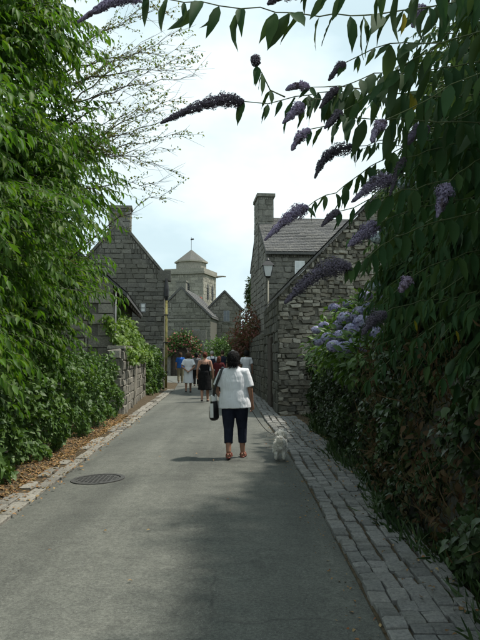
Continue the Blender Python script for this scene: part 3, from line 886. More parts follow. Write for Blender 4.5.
# house with the slate roof, right: gable to the lane
n_h = Vector((-0.9965, -0.083, 0)).normalized(); _, u_h = frame_of(n_h)
DW = 6.0
fc_ = Vector((1.06, 26.0, 0)); oh = fc_ - u_h * DW
t = thing('slate_house', 'stone house with broad slate roof and tall end chimney behind the barn', 'house', fc_ + Vector((4, 3, 0)))
EH, AH = 5.75, 7.65
Qh = gable_shell(t, oh, n_h, DW, 9.0, EH, AH, G['mortar'], G['slate'], 0.22, 0.1, 22, 0.22, True, 0.05)
n_f = Vector((0.083, -0.9965, 0)).normalized()
MS_far.lay(t, fc_, n_f, 9.0, 2.0, lambda a: EH - 0.1, (0.17, 0.26), (0.24, 0.52), 0.04, limit=300, score=lambda it: -it[0] + it[1] * 0.7)
MS_far.lay(t, oh, n_h, DW, 1.5, lambda a: EH + (AH - EH) * (1 - abs(a - DW / 2) / (DW / 2)) - 0.05, (0.2, 0.3), (0.3, 0.6), 0.04, joined=True)
def Qf(a, d, z): return fc_ - n_h * a - n_f * d + UP * z
window(t, Qf, 1.35, 5.08, 0.30, 0.52, G['frosted_glass'], G['white_paint'], -0.05, 1, sill=G['far_stone'])
chh = chimney(t, Qh, DW / 2 - 0.95, DW / 2 + 0.65, -0.05, 0.62, AH - 2.4, 8.72, G['far_stone'], cap=0.07)
MS_far.lay(chh, fc_ - u_h * (DW / 2 - 0.65) + n_h * 0.05 + UP * (AH - 2.3), n_f, 0.67, 0.0, lambda a: 3.2, (0.2, 0.3), (0.25, 0.5), 0.03)
MS_far.lay(chh, oh + u_h * (DW / 2 - 0.95) + n_h * 0.05 + UP * (AH - 2.3), n_h, 1.6, 0.0, lambda a: 3.2, (0.2, 0.3), (0.25, 0.5), 0.03)

# lantern on its post
lp = at(268, 297, 24.2); lp.z = 0
t = thing('street_lamp', 'four sided glass lantern on a slim post before the slate house', 'street lamp', lp)
zb = at(268, 278, 24.2).z
MB().tube([lp, lp + UP * 0.9, lp + UP * 0.95, lp + UP * zb], [0.07, 0.06, 0.04, 0.035], 10).build('post', G['lamp_post_paint'], t, smooth=True)
ln_ = MB()
def sq(z, r): return [lp + Vector((sx * r, sy * r, z)) for sx, sy in ((-1, -1), (1, -1), (1, 1), (-1, 1))]
lan = MB(); lan.tube([lp + UP * zb, lp + UP * (zb + 0.06)], [0.06, 0.11], 8); lan = lan.build('lantern_base', G['black_iron'], t)
z0, z1 = zb + 0.06, zb + 0.46
A, B = sq(z0, 0.105), sq(z1, 0.19)
for k in range(4):
    j = (k + 1) % 4
    MB().add([A[k], A[j], B[j], B[k]], [(0, 1, 2, 3)]).build('pane', G['frosted_glass'], t)
    MB().tube([A[k], B[k]], 0.014, 6).build('glazing_bar', G['black_iron'], t)
mb = MB(); lo, mi = sq(z1, 0.23), sq(z1 + 0.17, 0.09)
mb.add(lo + mi, [(0, 1, 5, 4), (1, 2, 6, 5), (2, 3, 7, 6), (3, 0, 4, 7), (4, 5, 6, 7), (3, 2, 1, 0)])
mb.tube([lp + UP * (z1 + 0.16), lp + UP * (z1 + 0.22), lp + UP * (z1 + 0.28), lp + UP * (z1 + 0.34)], [0.07, 0.07, 0.03, 0.012], 8)
mb.build('lantern_roof', G['black_iron'], t)

# far houses at the end of the lane
def far_house(label, xl, xr, Y, apex_px, eave_py, D, yaw, name='far_house', stones=True):
    L_, R_ = at(xl, 355, Y), at(xr, 355, Y)
    W = R_.x - L_.x; o = Vector((L_.x, Y, 0)); n = Vector((math.sin(yaw), -math.cos(yaw), 0))
    ez, az = at(xr, eave_py, Y).z, at(xr, apex_px, Y).z
    t = thing(name, label, 'house', (o.x + W / 2, Y, 0))
    Q = gable_shell(t, o, n, W, D, ez, az, G['mortar'], G['slate'], 0.15, 0.16, 9, 0.5, True, 0.12)
    if stones: MS_far.lay(t, o, n, W, 1.0, lambda a: ez + (az - ez) * (1 - abs(a - W / 2) / (W / 2)) - 0.05, (0.26, 0.42), (0.4, 0.85), 0.05, joined=True)
    return t, Q, W, ez, az
t, Q, W, ez, az = far_house('stone house with broad gable and stout chimney below the church tower', 152, 211, 58, 289, 317, 9, -0.1)
chimney(t, Q, W / 2 - 0.45, W / 2 + 0.4, -0.06, 0.8, az - 1.2, az + 0.75, G['far_stone'])
block(t, 'string_course', G['granite_gable'], Q, 0, W, -0.12, 0.02, ez - 0.35, ez - 0.2)
window(t, Q, W * 0.76, ez - 1.7, 0.55, 1.0, G['window_glass'], G['grey_paint'], -0.06, 1, sill=G['granite_gable'])
t, Q, W, ez, az = far_house('smaller stone house with pointed gable and single attic window', 208, 241, 62, 292, 309, 8, 0.02)
window(t, Q, W * 0.56, at(0, 316, 62).z, 0.5, 0.95, G['window_glass'], G['grey_paint'], -0.06, 1, sill=G['granite_gable'])
window(t, Q, W * 0.08 + 0.3, at(0, 318, 62).z, 0.35, 0.6, G['white_paint'], G['grey_paint'], -0.06, 0)
MB().prism([at(191, 300, 66), at(200, 300, 66), at(200, 297.3, 66), at(191, 297.3, 66)], (0, 0.3, 0))
nv = thing('nave_roof', 'low church roof edged with red brick showing at the foot of the tower', 'roof', (-5.2, 76, 0))
na, nb = at(190, 298.5, 76), at(203, 298.5, 76)
MB().prism([Vector((na.x, 76, 0)), Vector((nb.x, 76, 0)), nb, na], (0, 5, 0)).build('wall', G['far_stone'], nv)
MB().prism([na + Vector((0.3, -0.05, 0)), nb + Vector((-0.2, -0.05, 0)), nb + Vector((-0.2, -0.05, 0.22)), na + Vector((0.3, -0.05, 0.22))], (0, 5, 0)).build('brick_edging', G['red_brick'], nv)

# church tower
rt = R(16); n_t = Vector((-math.sin(rt), -math.cos(rt), 0)); _, u_t = frame_of(n_t)
WT = 5.3; ct = Vector((-4.84, 85, 0)); ot = ct - u_t * WT
t = thing('church_tower', 'square church tower with low octagonal turret and weathervane', 'tower', ct - u_t * WT / 2 - n_t * WT / 2)
def Qt(a, d, z): return ot + u_t * a - n_t * d + UP * z
HT = 12.7
block(t, 'wall', G['tower_stone'], Qt, 0, WT, 0, WT, -0.2, HT - 0.4)
MS_tower.lay(t, ot, n_t, WT, 5.0, lambda a: HT - 0.45, (0.4, 0.55), (0.6, 1.2), 0.05, joined=True)
n_r = u_t
MS_tower.lay(t, ct, n_r, WT, 5.0, lambda a: HT - 0.45, (0.4, 0.55), (0.6, 1.2), 0.05, joined=True)
block(t, 'cornice', G['tower_stone'], Qt, -0.25, WT + 0.25, -0.25, WT + 0.25, HT - 0.4, HT - 0.12)
for (x0, x1, y0, y1) in ((-0.15, WT + 0.15, -0.15, 0.1), (-0.15, WT + 0.15, WT - 0.1, WT + 0.15), (-0.15, 0.1, 0.1, WT - 0.1), (WT - 0.1, WT + 0.15, 0.1, WT - 0.1)):
    block(t, 'parapet', G['tower_stone'], Qt, x0, x1, y0, y1, HT - 0.12, HT + 0.35)
def lancet(face, a, z, w, h):
    pts = [(-w / 2, 0), (w / 2, 0), (w / 2, h * 0.7), (w * 0.3, h * 0.88), (0, h), (-w * 0.3, h * 0.88), (-w / 2, h * 0.7)]
    if face == 'f': P = [Qt(a + x, -0.075, z + y) for x, y in pts]; ex = n_t * 0.03
    else: P = [Qt(WT + 0.075, a + x, z + y) for x, y in pts]; ex = n_r * 0.03
    wdw = MB().prism(P, ex).build('belfry_opening', G['black_iron'], t)
    for k in range(5):
        zz = z + h * (0.1 + 0.14 * k)
        if face == 'f': MB().prism([Qt(a - w / 2, -0.14, zz), Qt(a + w / 2, -0.14, zz), Qt(a + w / 2, -0.14, zz + 0.09), Qt(a - w / 2, -0.14, zz + 0.09)], n_t * 0.05).build('louvre', G['slate'], wdw)
        else: MB().prism([Qt(WT + 0.14, a - w / 2, zz), Qt(WT + 0.14, a + w / 2, zz), Qt(WT + 0.14, a + w / 2, zz + 0.09), Qt(WT + 0.14, a - w / 2, zz + 0.09)], n_r * 0.05).build('louvre', G['slate'], wdw)
for a in (WT * 0.32, WT * 0.68):
    lancet('r', a, 9.0, 0.55, 2.2)
lancet('f', WT * 0.6, 9.4, 0.5, 1.8)
tc = Qt(WT / 2, WT / 2, 0)
mb = MB(); mb.tube([tc + UP * (HT - 0.1), tc + UP * 14.15], [2.05, 2.05], 8); tu = mb.build('turret', G['tower_stone'], t)
MB().tube([tc + UP * 14.1, tc + UP * 14.3], [2.3, 2.3], 8).build('turret_cornice', G['tower_stone'], tu)
MB().tube([tc + UP * 14.3, tc + UP * 15.95], [2.2, 0.08], 8).build('turret_roof', G['tower_roof'], tu)
wv_ = MB().tube([tc + UP * 15.9, tc + UP * 17.7], 0.028, 6).build('weathervane', G['black_iron'], t)
MB().prism([tc + UP * 17.3 + Vector((-0.1, 0, 0)), tc + UP * 17.3 + Vector((0.36, 0, 0.05)), tc + UP * 17.56 + Vector((0.30, 0, 0)), tc + UP * 17.5 + Vector((-0.1, 0, 0))], (0, 0.04, 0)).build('cockerel', G['black_iron'], wv_)
gp = Qt(WT + 0.2, WT - 0.4, HT - 0.3)
MB().tube([gp, gp + n_r * 0.9 + UP * 0.05, gp + n_r * 1.4], [0.16, 0.10, 0.07], 8).build('gargoyle', G['tower_stone'], t)

# arched gateway wall at the lane's end
Yg = 50; gl, gr = at(150, 355, Yg).x, at(206, 355, Yg).x
t = thing('gateway_wall', 'stone garden wall with a dark arched gateway under red climbing roses', 'wall', ((gl + gr) / 2, Yg, 0))
ax = at(179, 355, Yg).x; hw = 0.65; zt = 3.5; zs = 1.75
arch = [(ax - hw, 0), (ax - hw, zs)] + [(ax + hw * math.cos(th), zs + hw * math.sin(th)) for th in [math.pi * (1 - i / 10) for i in range(1, 10)]] + [(ax + hw, zs), (ax + hw, 0)]
poly = [(gl, 0)] + [(gl, zt), (gr, zt), (gr, 0)]
P2 = [(gl, 0)] + arch + [(gr, 0), (gr, zt), (gl, zt)]
V = [(x, Yg, z) for x, z in P2] + [(x, Yg + 0.5, z) for x, z in P2]; nP = len(P2)
mb = MB(); mb.add(V, [(i, (i + 1) % nP, nP + (i + 1) % nP, nP + i) for i in range(nP)] + [tuple(range(nP))[::-1], tuple(range(nP, 2 * nP))])
mb.build('wall', G['far_stone'], t)
for k in range(9):
    th0, th1 = math.pi * k / 9 + 0.02, math.pi * (k + 1) / 9 - 0.02
    MB().prism([(ax + r_ * math.cos(a), Yg - 0.05, zs + r_ * math.sin(a)) for r_, a in ((hw, th0), (hw + 0.3, th0), (hw + 0.3, th1), (hw, th1))], (0, 0.3, 0)).build('arch_stone', G['pale_wall'], t)
MB().box((ax, Yg + 0.35, 1.2), (1.4, 0.06, 2.5)).build('gate', G['dark_wood'], t)
for k in range(7): MB().box((ax - 0.6 + k * 0.2, Yg + 0.3, 1.2), (0.18, 0.03, 2.4)).build('gate_board', G['dark_wood'], t)

# ------------------------------------------------------------------ plants
def shell_points(c, r, n, lo=0.75, hi=1.03, face=None):
    c, r = np.array(c), np.array(r); out = []
    while len(out) < n:
        d = norm(RNG.normal(0, 1, 3))
        if face is not None and np.dot(d, face) < RNG.uniform(-0.6, 0.35): continue
        out.append((c + r * d * RNG.uniform(lo, hi) * (1 + 0.12 * math.sin(5 * d[0] + 3 * d[2] + c[1])), d))
    return out

def fill_leaves(lv, c, r, n, l, w, hang=0.4):
    c, r = np.array(c), np.array(r)
    P = norm(RNG.normal(0, 1, (n, 3))) * (RNG.uniform(0.2, 0.85, (n, 1)) ** 0.6) * r + c
    D = norm(RNG.normal(0, 1, (n, 3)) + [0, 0, -hang]); N = norm(RNG.normal(0, 0.6, (n, 3)) + [0, 0, 1])
    L = l * RNG.uniform(0.7, 1.3, n)
    lv.many(P, D, N, L, L * w)

def bush(name, label, cat, base, clumps, mat, n, l, w, stem=G['bark'], kind='simple', hang=0.3, leafcount_fill=0, group=None):
    """shrub: stems from the base into each clump, leaves through the clumps"""
    t = thing(name, label, cat, base, group=group)
    lv = Leaves(); st = MB()
    for (c, r) in clumps:
        c = Vector(c); b = Vector(base)
        for k in range(3):
            e = c + Vector([random.gauss(0, 0.3) * q for q in r])
            m_ = b.lerp(e, 0.5) + Vector((random.gauss(0, 0.08), random.gauss(0, 0.08), 0.1))
            st.tube([b, m_, e], [0.035, 0.022, 0.008], 5, cap=False)
        for p, d in shell_points(c, r, n, 0.45, 1.05):
            a = norm(d * 0.5 + RNG.normal(0, 0.6, 3) + [0, 0, -hang])
            L = l * RNG.uniform(0.6, 1.3)
            lv.add(p, a, norm(d + RNG.normal(0, 0.5, 3) + [0, 0, 0.4]), L, L * w)
    st.build('stems', stem, t)['kind'] = 'stuff'
    o = mk('foliage', lv.mesh(kind), t, I4, mat); o['kind'] = 'stuff'
    return t

# the great leafy tree on the left
t = thing('leafy_tree', 'large bright green tree with drooping long leaves above the low hedge', 'tree', (-4.6, 8.5, 0.05))
lv = Leaves(); tw = MB()
ELL = [((-4.25, 8.0, 3.2), (1.75, 3.4, 2.4), 620), ((-4.5, 11.6, 6.0), (1.7, 2.4, 2.3), 420), ((-4.15, 5.8, 5.2), (1.75, 2.4, 2.2), 420),
       ((-5.3, 14.2, 4.7), (1.8, 1.9, 1.1), 220), ((-3.9, 6.6, 1.75), (1.15, 3.0, 1.3), 420), ((-4.4, 9.6, 8.3), (2.0, 3.4, 2.0), 330),
       ((-4.2, 3.6, 3.0), (1.6, 1.6, 2.6), 120), ((-4.3, 11.0, 2.8), (1.2, 2.4, 1.5), 420), ((-3.9, 10.6, 4.5), (1.05, 1.6, 1.2), 260),
       ((-3.75, 9.0, 6.5), (1.05, 1.7, 1.1), 300), ((-4.15, 13.2, 2.9), (0.8, 1.3, 1.5), 300)]
for c, r, n in ELL:
    hubs = shell_points(c, r, max(8, n // 13), 0.62, 1.06, face=np.array([0.75, -0.6, 0.15]))
    for q in range(n):
        p, d = hubs[q % len(hubs)]; p = p + RNG.normal(0, 0.2, 3) * np.array([1, 1, 0.75])
        out = norm(d * np.array([1, 1, 0.4]) + np.array([0.35, -0.2, 0.15]) + RNG.normal(0, 0.25, 3))
        spray(lv, tw, p - out * 0.25, out, RNG.uniform(0.45, 0.85), 11, 0.15 * RNG.uniform(0.7, 1.25), 0.34, droop=1.3, hang=0.7)
    fill_leaves(lv, c, tuple(0.85 * q for q in r), 1500, 0.19, 0.5)
# a few looser sprays over the lane
for (px, py, Y) in ((126, 190, 11), (104, 228, 10.2), (104, 285, 9.5), (100, 300, 9.6), (98, 60, 11), (92, 30, 10), (100, 120, 11), (108, 150, 11)):
    p = np.array(at(px - 28, py - 10, Y))
    for k in range(4):
        spray(lv, tw, p + RNG.normal(0, 0.12, 3), [1, RNG.normal(0, 0.4), 0.15], RNG.uniform(0.5, 0.8), 10, 0.15, 0.26, droop=1.2, hang=0.8)
idx, rest = visible_pick(lv, 300, near=np.array([p[0] > -2.9 for p in lv.P]))
lv.objects('leaf', t, G['ash_leaf'], idx)
mk('crown', lv.mesh('leaf', rest), t, I4, G['ash_leaf'])['kind'] = 'stuff'
tw.build('twigs', G['green_stem'], t)['kind'] = 'stuff'
tr = MB()
tr.tube([(-4.6, 8.5, -0.05), (-4.55, 8.5, 1.5), (-4.4, 8.4, 3.5), (-4.3, 8.8, 6), (-4.4, 9.2, 8.5)], [0.26, 0.2, 0.17, 0.12, 0.05], 10)
tr = tr.build('trunk', G['bark'], t, smooth=True)
for c, r, n in ELL:
    e = Vector(c); a = Vector((-4.5, 8.5, max(0.6, e.z * 0.55)))
    MB().tube([a, a.lerp(e, 0.5) + Vector((0, 0, 0.25)), e], [0.1, 0.07, 0.03], 7).build('limb', G['bark'], tr)

# the thin twiggy tree behind it
t = thing('twiggy_tree', 'slender tree with fine bare twigs and sparse leaves against the sky', 'tree', (-4.5, 13.2, 0.05))
trunk = MB().tube([(-4.5, 13.2, -0.05), (-4.4, 13.1, 3), (-4.25, 13.0, 6), (-4.3, 12.9, 9.5)], [0.2, 0.16, 0.11, 0.05], 9).build('trunk', G['bark'], t, smooth=True)
lv = Leaves(); tw = MB()
ends = [(188, 70, 12), (192, 78, 12.5), (176, 30, 12), (165, 12, 12.3), (150, 2, 12), (180, 95, 11.5), (186, 52, 12.6), (170, 120, 11.8), (182, 135, 12.2), (160, 150, 11.6), (172, 168, 12.4),
        (158, 185, 12.2), (168, 192, 12), (140, 40, 11.5), (150, 90, 11.4), (146, 130, 11.3), (135, 75, 11.2), (150, 60, 13.5), (160, 100, 13.6), (140, 165, 12.8), (130, 15, 12.2), (128, 110, 11.6), (176, 60, 11.2), (150, 112, 12.6)]
for (px, py, Y) in ends:
    e = at(px, py, Y)
    s = Vector((-4.35 + random.gauss(0, 0.05), 13.0, max(2.6, e.z - 0.75 + random.gauss(0, 0.7))))
    m1 = s.lerp(e, 0.4) + Vector((0, 0, 0.35 + random.gauss(0, 0.15))); m2 = s.lerp(e, 0.72) + Vector((0, random.gauss(0, 0.1), 0.25))
    P = []
    for i in range(15):
        f = i / 14
        a, b, c = s.lerp(m1, f), m1.lerp(m2, f), m2.lerp(e, f); P.append(a.lerp(b, f).lerp(b.lerp(c, f), f) + Vector((random.gauss(0, 0.02), 0, random.gauss(0, 0.035))))
    MB().tube(P, [0.019 * (1 - i / 14) ** 1.2 + 0.003 for i in range(15)], 5, cap=False).build('branch', G['twig'], t)
    for i in range(3, 15):
        for k in range(3):
            d = norm(np.array(P[i] - P[i - 1]) * 4 / max(0.01, (P[i] - P[i - 1]).length) * 0.25 + np.array([0.35, random.gauss(0, 0.7), random.gauss(-0.05, 0.45)]))
            p = np.array(P[i]); pts = [p]
            ln = random.uniform(0.22, 0.6)
            dense = random.random() < (0.6 if i < 9 else 0.3)
            for q in range(5):
                d = norm(d + RNG.normal(0, 0.14, 3) + [0.02, 0, 0.02]); p = p + d * ln / 5; pts.append(p)
                if dense:
                    for _ in range(3):
                        l = random.uniform(0.035, 0.065)
                        lv.add(p + RNG.normal(0, 0.02, 3), norm(d * 0.4 + RNG.normal(0, 0.6, 3)), norm(RNG.normal(0, 0.5, 3) + [0, 0, 1]), l, l * 0.6)
            tw.tube([pts[0], pts[2], pts[5]], [0.0042, 0.0032, 0.0018], 3, cap=False)
tw.build('twigs', G['twig'], t)['kind'] = 'stuff'
mk('foliage', lv.mesh('leaf'), t, I4, G['twig_leaf'])['kind'] = 'stuff'

# low hedge on the left verge
def hedge(name, label, y0, y1, xf, depth, hf, n, l, mat, base_z=0.1, side=1, kind='ivy', cat='hedge', lean=0.3):
    """leafy hedge; xf(y) is its lane face, side the direction its face looks"""
    t = thing(name, label, cat, (xf((y0 + y1) / 2) - side * depth / 2, (y0 + y1) / 2, 0))
    lv = Leaves(); st = MB()
    for i in range(n):
        y = RNG.uniform(y0, y1); h = hf(y); f = RNG.random()
        bulge = 0.13 * math.sin(y * 3.1 + 1) + 0.09 * math.sin(y * 7.3) + 0.05 * math.sin(y * 17)
        if f < 0.62:
            z = base_z + h * RNG.random() ** 0.9; v = z / max(h, 0.1)
            x = xf(y) + side * (bulge * (0.4 + v * 0.6) - lean * v * v + 0.10 * math.sin(z * 8 + y * 4)) - side * abs(RNG.normal(0, 0.09))
            N = np.array([side * 1.0, RNG.normal(0, 0.5), 0.5 + RNG.normal(0, 0.4)])
        elif f < 0.88:
            q = RNG.random(); x = xf(y) - side * (0.12 + q * depth); z = base_z + h * (1 + 0.12 * math.sin(y * 5 + q * 6)) + RNG.normal(0, 0.06)
            N = np.array([RNG.normal(0, 0.5), RNG.normal(0, 0.5), 1.0])
        else:
            x = xf(y) - side * RNG.uniform(0.1, depth); z = base_z + h * RNG.random(); N = RNG.normal(0, 1, 3)
        D = norm(RNG.normal(0, 0.6, 3) + [side * 0.5, -0.3, -0.5])
        L = l * RNG.uniform(0.6, 1.35)
        lv.add([x, y, z], D, norm(N), L, L * 0.75)
    for k in range(int((y1 - y0) * 3)):
        y = y0 + (k + random.random()) / 3; h = hf(y)
        x = xf(y) - side * random.uniform(0.3, depth)
        st.tube([(x, y, 0), (x + random.gauss(0, 0.1), y + random.gauss(0, 0.1), h * 0.5), (x + random.gauss(0, 0.15), y + random.gauss(0, 0.2), h)], [0.02, 0.014, 0.006], 5, cap=False)
    st.build('stems', G['bark'], t)['kind'] = 'stuff'
    mk('foliage', lv.mesh(kind), t, I4, mat)['kind'] = 'stuff'
    return t
hedge('low_hedge', 'low dense green hedge along the leaf strewn verge', 4.2, 17.0, lambda y: XL(y) - 0.62 + 0.05 * math.sin(y * 2), 1.3,
      lambda y: 0.75 + 0.55 * smoothstep(7, 13, y) + 0.12 * math.sin(y * 2.3), 21000, 0.085, G['hedge_leaf'])
hedge('clipped_hedge', 'narrow upright green hedge beyond the wall pillar', 24.9, 30.4, lambda y: -3.45 - 0.03 * (y - 25), 0.7, lambda y: 1.55 + 0.1 * math.sin(y * 3), 5000, 0.12, G['hedge_leaf'])
# creeper spilling over the pale wall
t = thing('creeper', 'yellow green creeper spilling over the pale lane wall', 'creeper', (-3.6, 21.0, 0))
lv = Leaves(); st = MB()
for k in range(5200):
    f = random.random(); y = 17.6 + f * 6.6; xw = -3.12 - 0.0735 * (y - 17.2)
    h = 0.75 + 0.45 * math.sin(f * 3.1) + 0.2 * math.sin(y * 4)
    z = 1.72 + random.uniform(-0.22 - 0.15 * math.sin(y * 5), h); v = max(0, (z - 1.7) / 1.3)
    x = xw + 0.2 * math.sin(z * 3 + y * 2) * 0.6 - 0.55 * v + random.gauss(0, 0.1) + (0.1 if z < 1.75 else 0)
    l = random.uniform(0.08, 0.15)
    lv.add([x, y, z], norm(RNG.normal(0, 0.5, 3) + [0.5, -0.3, -0.6]), norm(RNG.normal(0, 0.5, 3) + [0.6, -0.3, 0.7]), l, l * 0.7)
for k in range(16):
    y = 17.8 + k * 0.4; xw = -3.55 - 0.0735 * (y - 17.2)
    st.tube([(xw, y, 0), (xw, y, 1.5), (xw + 0.25, y, 2.3)], [0.03, 0.02, 0.008], 5)
st.build('stems', G['bark'], t)['kind'] = 'stuff'
mk('foliage', lv.mesh('ivy'), t, I4, G['bright_leaf'])['kind'] = 'stuff'

# retaining bank on the right with ivy and hanging dry grass
bed = sheet('garden_bed', lambda y: [1.75, 2.5, 5, 14], [0, 4, 8, 12, 17.3], lambda x, y: 1.35, G['soil']); bed['kind'] = 'structure'
t = thing('retaining_wall', 'dark retaining wall almost hidden by ivy beside the setts', 'wall', (1.75, 8.5, 0))
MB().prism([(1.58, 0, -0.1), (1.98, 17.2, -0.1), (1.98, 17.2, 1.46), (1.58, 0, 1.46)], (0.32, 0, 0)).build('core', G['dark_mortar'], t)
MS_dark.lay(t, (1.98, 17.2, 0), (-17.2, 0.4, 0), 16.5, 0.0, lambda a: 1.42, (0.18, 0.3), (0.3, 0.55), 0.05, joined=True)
hedge('ivy_bank', 'dark ivy covering the retaining wall beside the setts', 1.5, 17.1, lambda y: 1.44 + 0.05 * math.sin(y * 1.7) + 0.023 * y + 0.08 * smoothstep(9, 16, y), 0.75,
      lambda y: 1.55 + 0.12 * math.sin(y * 2.1), 38000, 0.07, G['ivy_leaf'], 0.02, -1, cat='ivy', lean=0.04)
lv = Leaves()
for i in range(1500):
    y = 3.2 + 5.5 * RNG.random() ** 1.4; dens = 0.5 + 0.5 * math.sin(y * 2.6 + 0.6)
    if RNG.random() > 0.25 + 0.75 * dens: continue
    z = RNG.uniform(0.15, 1.75)
    x = 1.44 + 0.023 * y + 0.05 * math.sin(y * 1.7) + RNG.normal(0, 0.08)
    l = RNG.uniform(0.12, 0.34)
    up = 1 if z < 0.6 else RNG.choice([-1, 1])
    lv.add([x, y, z], norm(np.array([-0.35, 0, 0.8 * up]) + RNG.normal(0, 0.35, 3)), norm(RNG.normal(0, 1, 3) + [-1, 0, 0]), l, 0.007 * RNG.uniform(0.7, 1.6))
tag(mk('dry_grass', lv.mesh('blade'), None, I4, G['dry_grass']), 'brown dry grass hanging among the dark ivy', 'grass', kind='stuff')
lv = Leaves()
for i in range(2600):
    y = 3.2 + 6.0 * RNG.random() ** 1.3; z = RNG.uniform(0.2, 1.75)
    if math.sin(y * 2.6 + 0.6) + 0.6 * math.sin(z * 4 + y) < -0.1: continue
    l = RNG.uniform(0.04, 0.09)
    lv.add([1.40 + 0.023 * y + 0.05 * math.sin(y * 1.7) + RNG.normal(0, 0.08), y, z], norm(RNG.normal(0, 0.6, 3) + [-0.3, 0, -0.8]), norm(RNG.normal(0, 0.6, 3) + [-1, -0.3, 0.3]), l, l * RNG.uniform(0.2, 0.6))
tag(mk('withered_leaves', lv.mesh('leaf'), None, I4, G['dry_grass']), 'russet withered leaves caught in the dark ivy', 'leaves', kind='stuff')
lv = Leaves()
for i in range(2600):
    y = RNG.uniform(2.6, 16.8); x = 1.40 + 0.02 * y + 0.1 * math.sin(y * 1.7) + RNG.normal(0, 0.09) + 0.1 * smoothstep(9, 16, y)
    l = RNG.uniform(0.05, 0.2)
    lv.add([x, y, 0.03], norm(np.array([-0.3, 0, 0.9]) + RNG.normal(0, 0.5, 3)), norm(RNG.normal(0, 1, 3)), l, 0.02 * RNG.uniform(0.5, 1.6))
tag(mk('weeds', lv.mesh('blade'), None, I4, G['ivy_leaf']), 'small dark weeds along the foot of the ivy', 'weeds', kind='stuff')

# hydrangea
t = thing('hydrangea', 'hydrangea bush with pale blue and lilac flower heads', 'shrub', (2.2, 11.0, 1.35))
lv = Leaves(); st = MB()
HC = [((2.0, 11.0, 1.75), (0.65, 1.5, 0.55)), ((1.8, 9.2, 1.5), (0.45, 1.2, 0.45)), ((1.95, 13.0, 1.75), (0.6, 1.4, 0.6)), ((2.2, 11.0, 2.2), (0.6, 1.1, 0.5))]
for c, r in HC:
    for p, d in shell_points(c, r, 900, 0.5, 1.05):
        l = RNG.uniform(0.08, 0.16)
        lv.add(p, norm(d + RNG.normal(0, 0.4, 3) + [0, 0, -0.4]), norm(d + [0, 0, 0.6] + RNG.normal(0, 0.3, 3)), l, l * 0.55)
    for k in range(6):
        e = Vector(c) + Vector([random.gauss(0, 0.4) * q for q in r]); st.tube([(2.2, e.y, 1.33), (2.1, e.y, 1.6), e], [0.02, 0.014, 0.006], 5)
st.build('stems', G['green_stem'], t)['kind'] = 'stuff'
mk('foliage', lv.mesh('leaf'), t, I4, G['hedge_leaf'])['kind'] = 'stuff'
def bloom_head(c, r, mat, parent, n=230):
    lv = Leaves(); c = np.array(c)
    for k in range(n):
        d = norm(RNG.normal(0, 1, 3)); p = c + d * r * np.array([1, 1, 0.75]) * RNG.uniform(0.82, 1.05)
        a = norm(np.cross(d, RNG.normal(0, 1, 3))); l = r * RNG.uniform(0.36, 0.5)
        lv.add(p - a * l / 2, a, d, l, l)
        lv.add(p - np.cross(d, a) * l / 2, np.cross(d, a), d, l, l)
    o = mk('flower_head', lv.mesh('simple'), parent, I4, mat)
    MB().ball(c, (r * 0.8, r * 0.8, r * 0.58), 10, 7).build('flower_core', mat, o, smooth=True)
    return o
for (px, py, Y, r) in ((334, 308, 11, 0.10), (345, 318, 10.5, 0.13), (352, 330, 10, 0.13), (341, 336, 10, 0.12), (362, 322, 10, 0.14), (369, 308, 10.4, 0.11), (334, 346, 9.5, 0.11), (357, 342, 9.5, 0.12),
                       (373, 333, 9.2, 0.13), (324, 326, 11.5, 0.10), (316, 330, 12, 0.09), (366, 296, 10, 0.10), (378, 318, 9.5, 0.10), (348, 304, 11, 0.09), (384, 300, 9, 0.09), (328, 338, 10.5, 0.11), (345, 348, 9.3, 0.12), (360, 312, 10.6, 0.12), (340, 325, 10.8, 0.12), (368, 346, 9, 0.12), (318, 342, 11.5, 0.09), (352, 318, 10.6, 0.11)):
    bloom_head(at(px, py, Y), r, G['hydrangea_bloom'], t)
for (px, py, Y, r) in ((379, 238, 8, 0.10), (384, 231, 8, 0.07), (405, 183, 7.5, 0.09), (417, 186, 7.5, 0.07), (374, 286, 9, 0.09), (436, 260, 7, 0.07)):
    bloom_head(at(px, py, Y), r, G['pale_bloom'], t)

# buddleia
BB = Vector((2.35, 4.9, 1.35))
t = thing('buddleia', 'overhanging butterfly bush with long lilac flower spikes and drooping dark leaves', 'shrub', BB)
lv = Leaves(); tw = MB()
BE = [((2.6, 4.7, 3.2), (1.15, 1.8, 1.5), 260), ((3.15, 6.6, 4.1), (1.45, 2.0, 1.8), 300), ((2.15, 3.1, 3.7), (0.95, 1.2, 1.3), 150), ((2.75, 8.6, 3.2), (0.85, 1.9, 1.2), 200),
      ((2.15, 3.9, 2.1), (0.75, 1.7, 0.8), 220), ((2.25, 6.6, 2.2), (0.75, 1.8, 0.9), 240), ((3.2, 10.8, 3.3), (0.7, 1.4, 0.9), 120),
      ((3.0, 3.4, 4.5), (1.2, 1.8, 1.2), 190), ((2.7, 1.7, 3.5), (1.0, 1.5, 1.3), 190)]  # clumps added beside the camera to throw shade on the near road
for c, r, n in BE:
    for p, d in shell_points(c, r, n, 0.55, 1.05, face=np.array([-0.8, -0.5, 0.0])):
        out = norm(d * np.array([1, 1, 0.5]) + RNG.normal(0, 0.3, 3) + [-0.3, -0.1, 0])
        spray(lv, tw, p - out * 0.2, out, RNG.uniform(0.4, 0.7), 6, 0.16 * RNG.uniform(0.6, 1.2), 0.27, droop=1.6, hang=RNG.uniform(0.5, 1.6), spread=0.9)
    fill_leaves(lv, c, r, 2300, 0.2, 0.4, 0.8)
for c, r, n in BE:
    e = Vector(c); MB().tube([BB, BB.lerp(e, 0.5) + Vector((0, 0, 0.3)), e], [0.05, 0.035, 0.012], 7).build('stem', G['bark'], t)
bl = Leaves(); yl = Leaves()
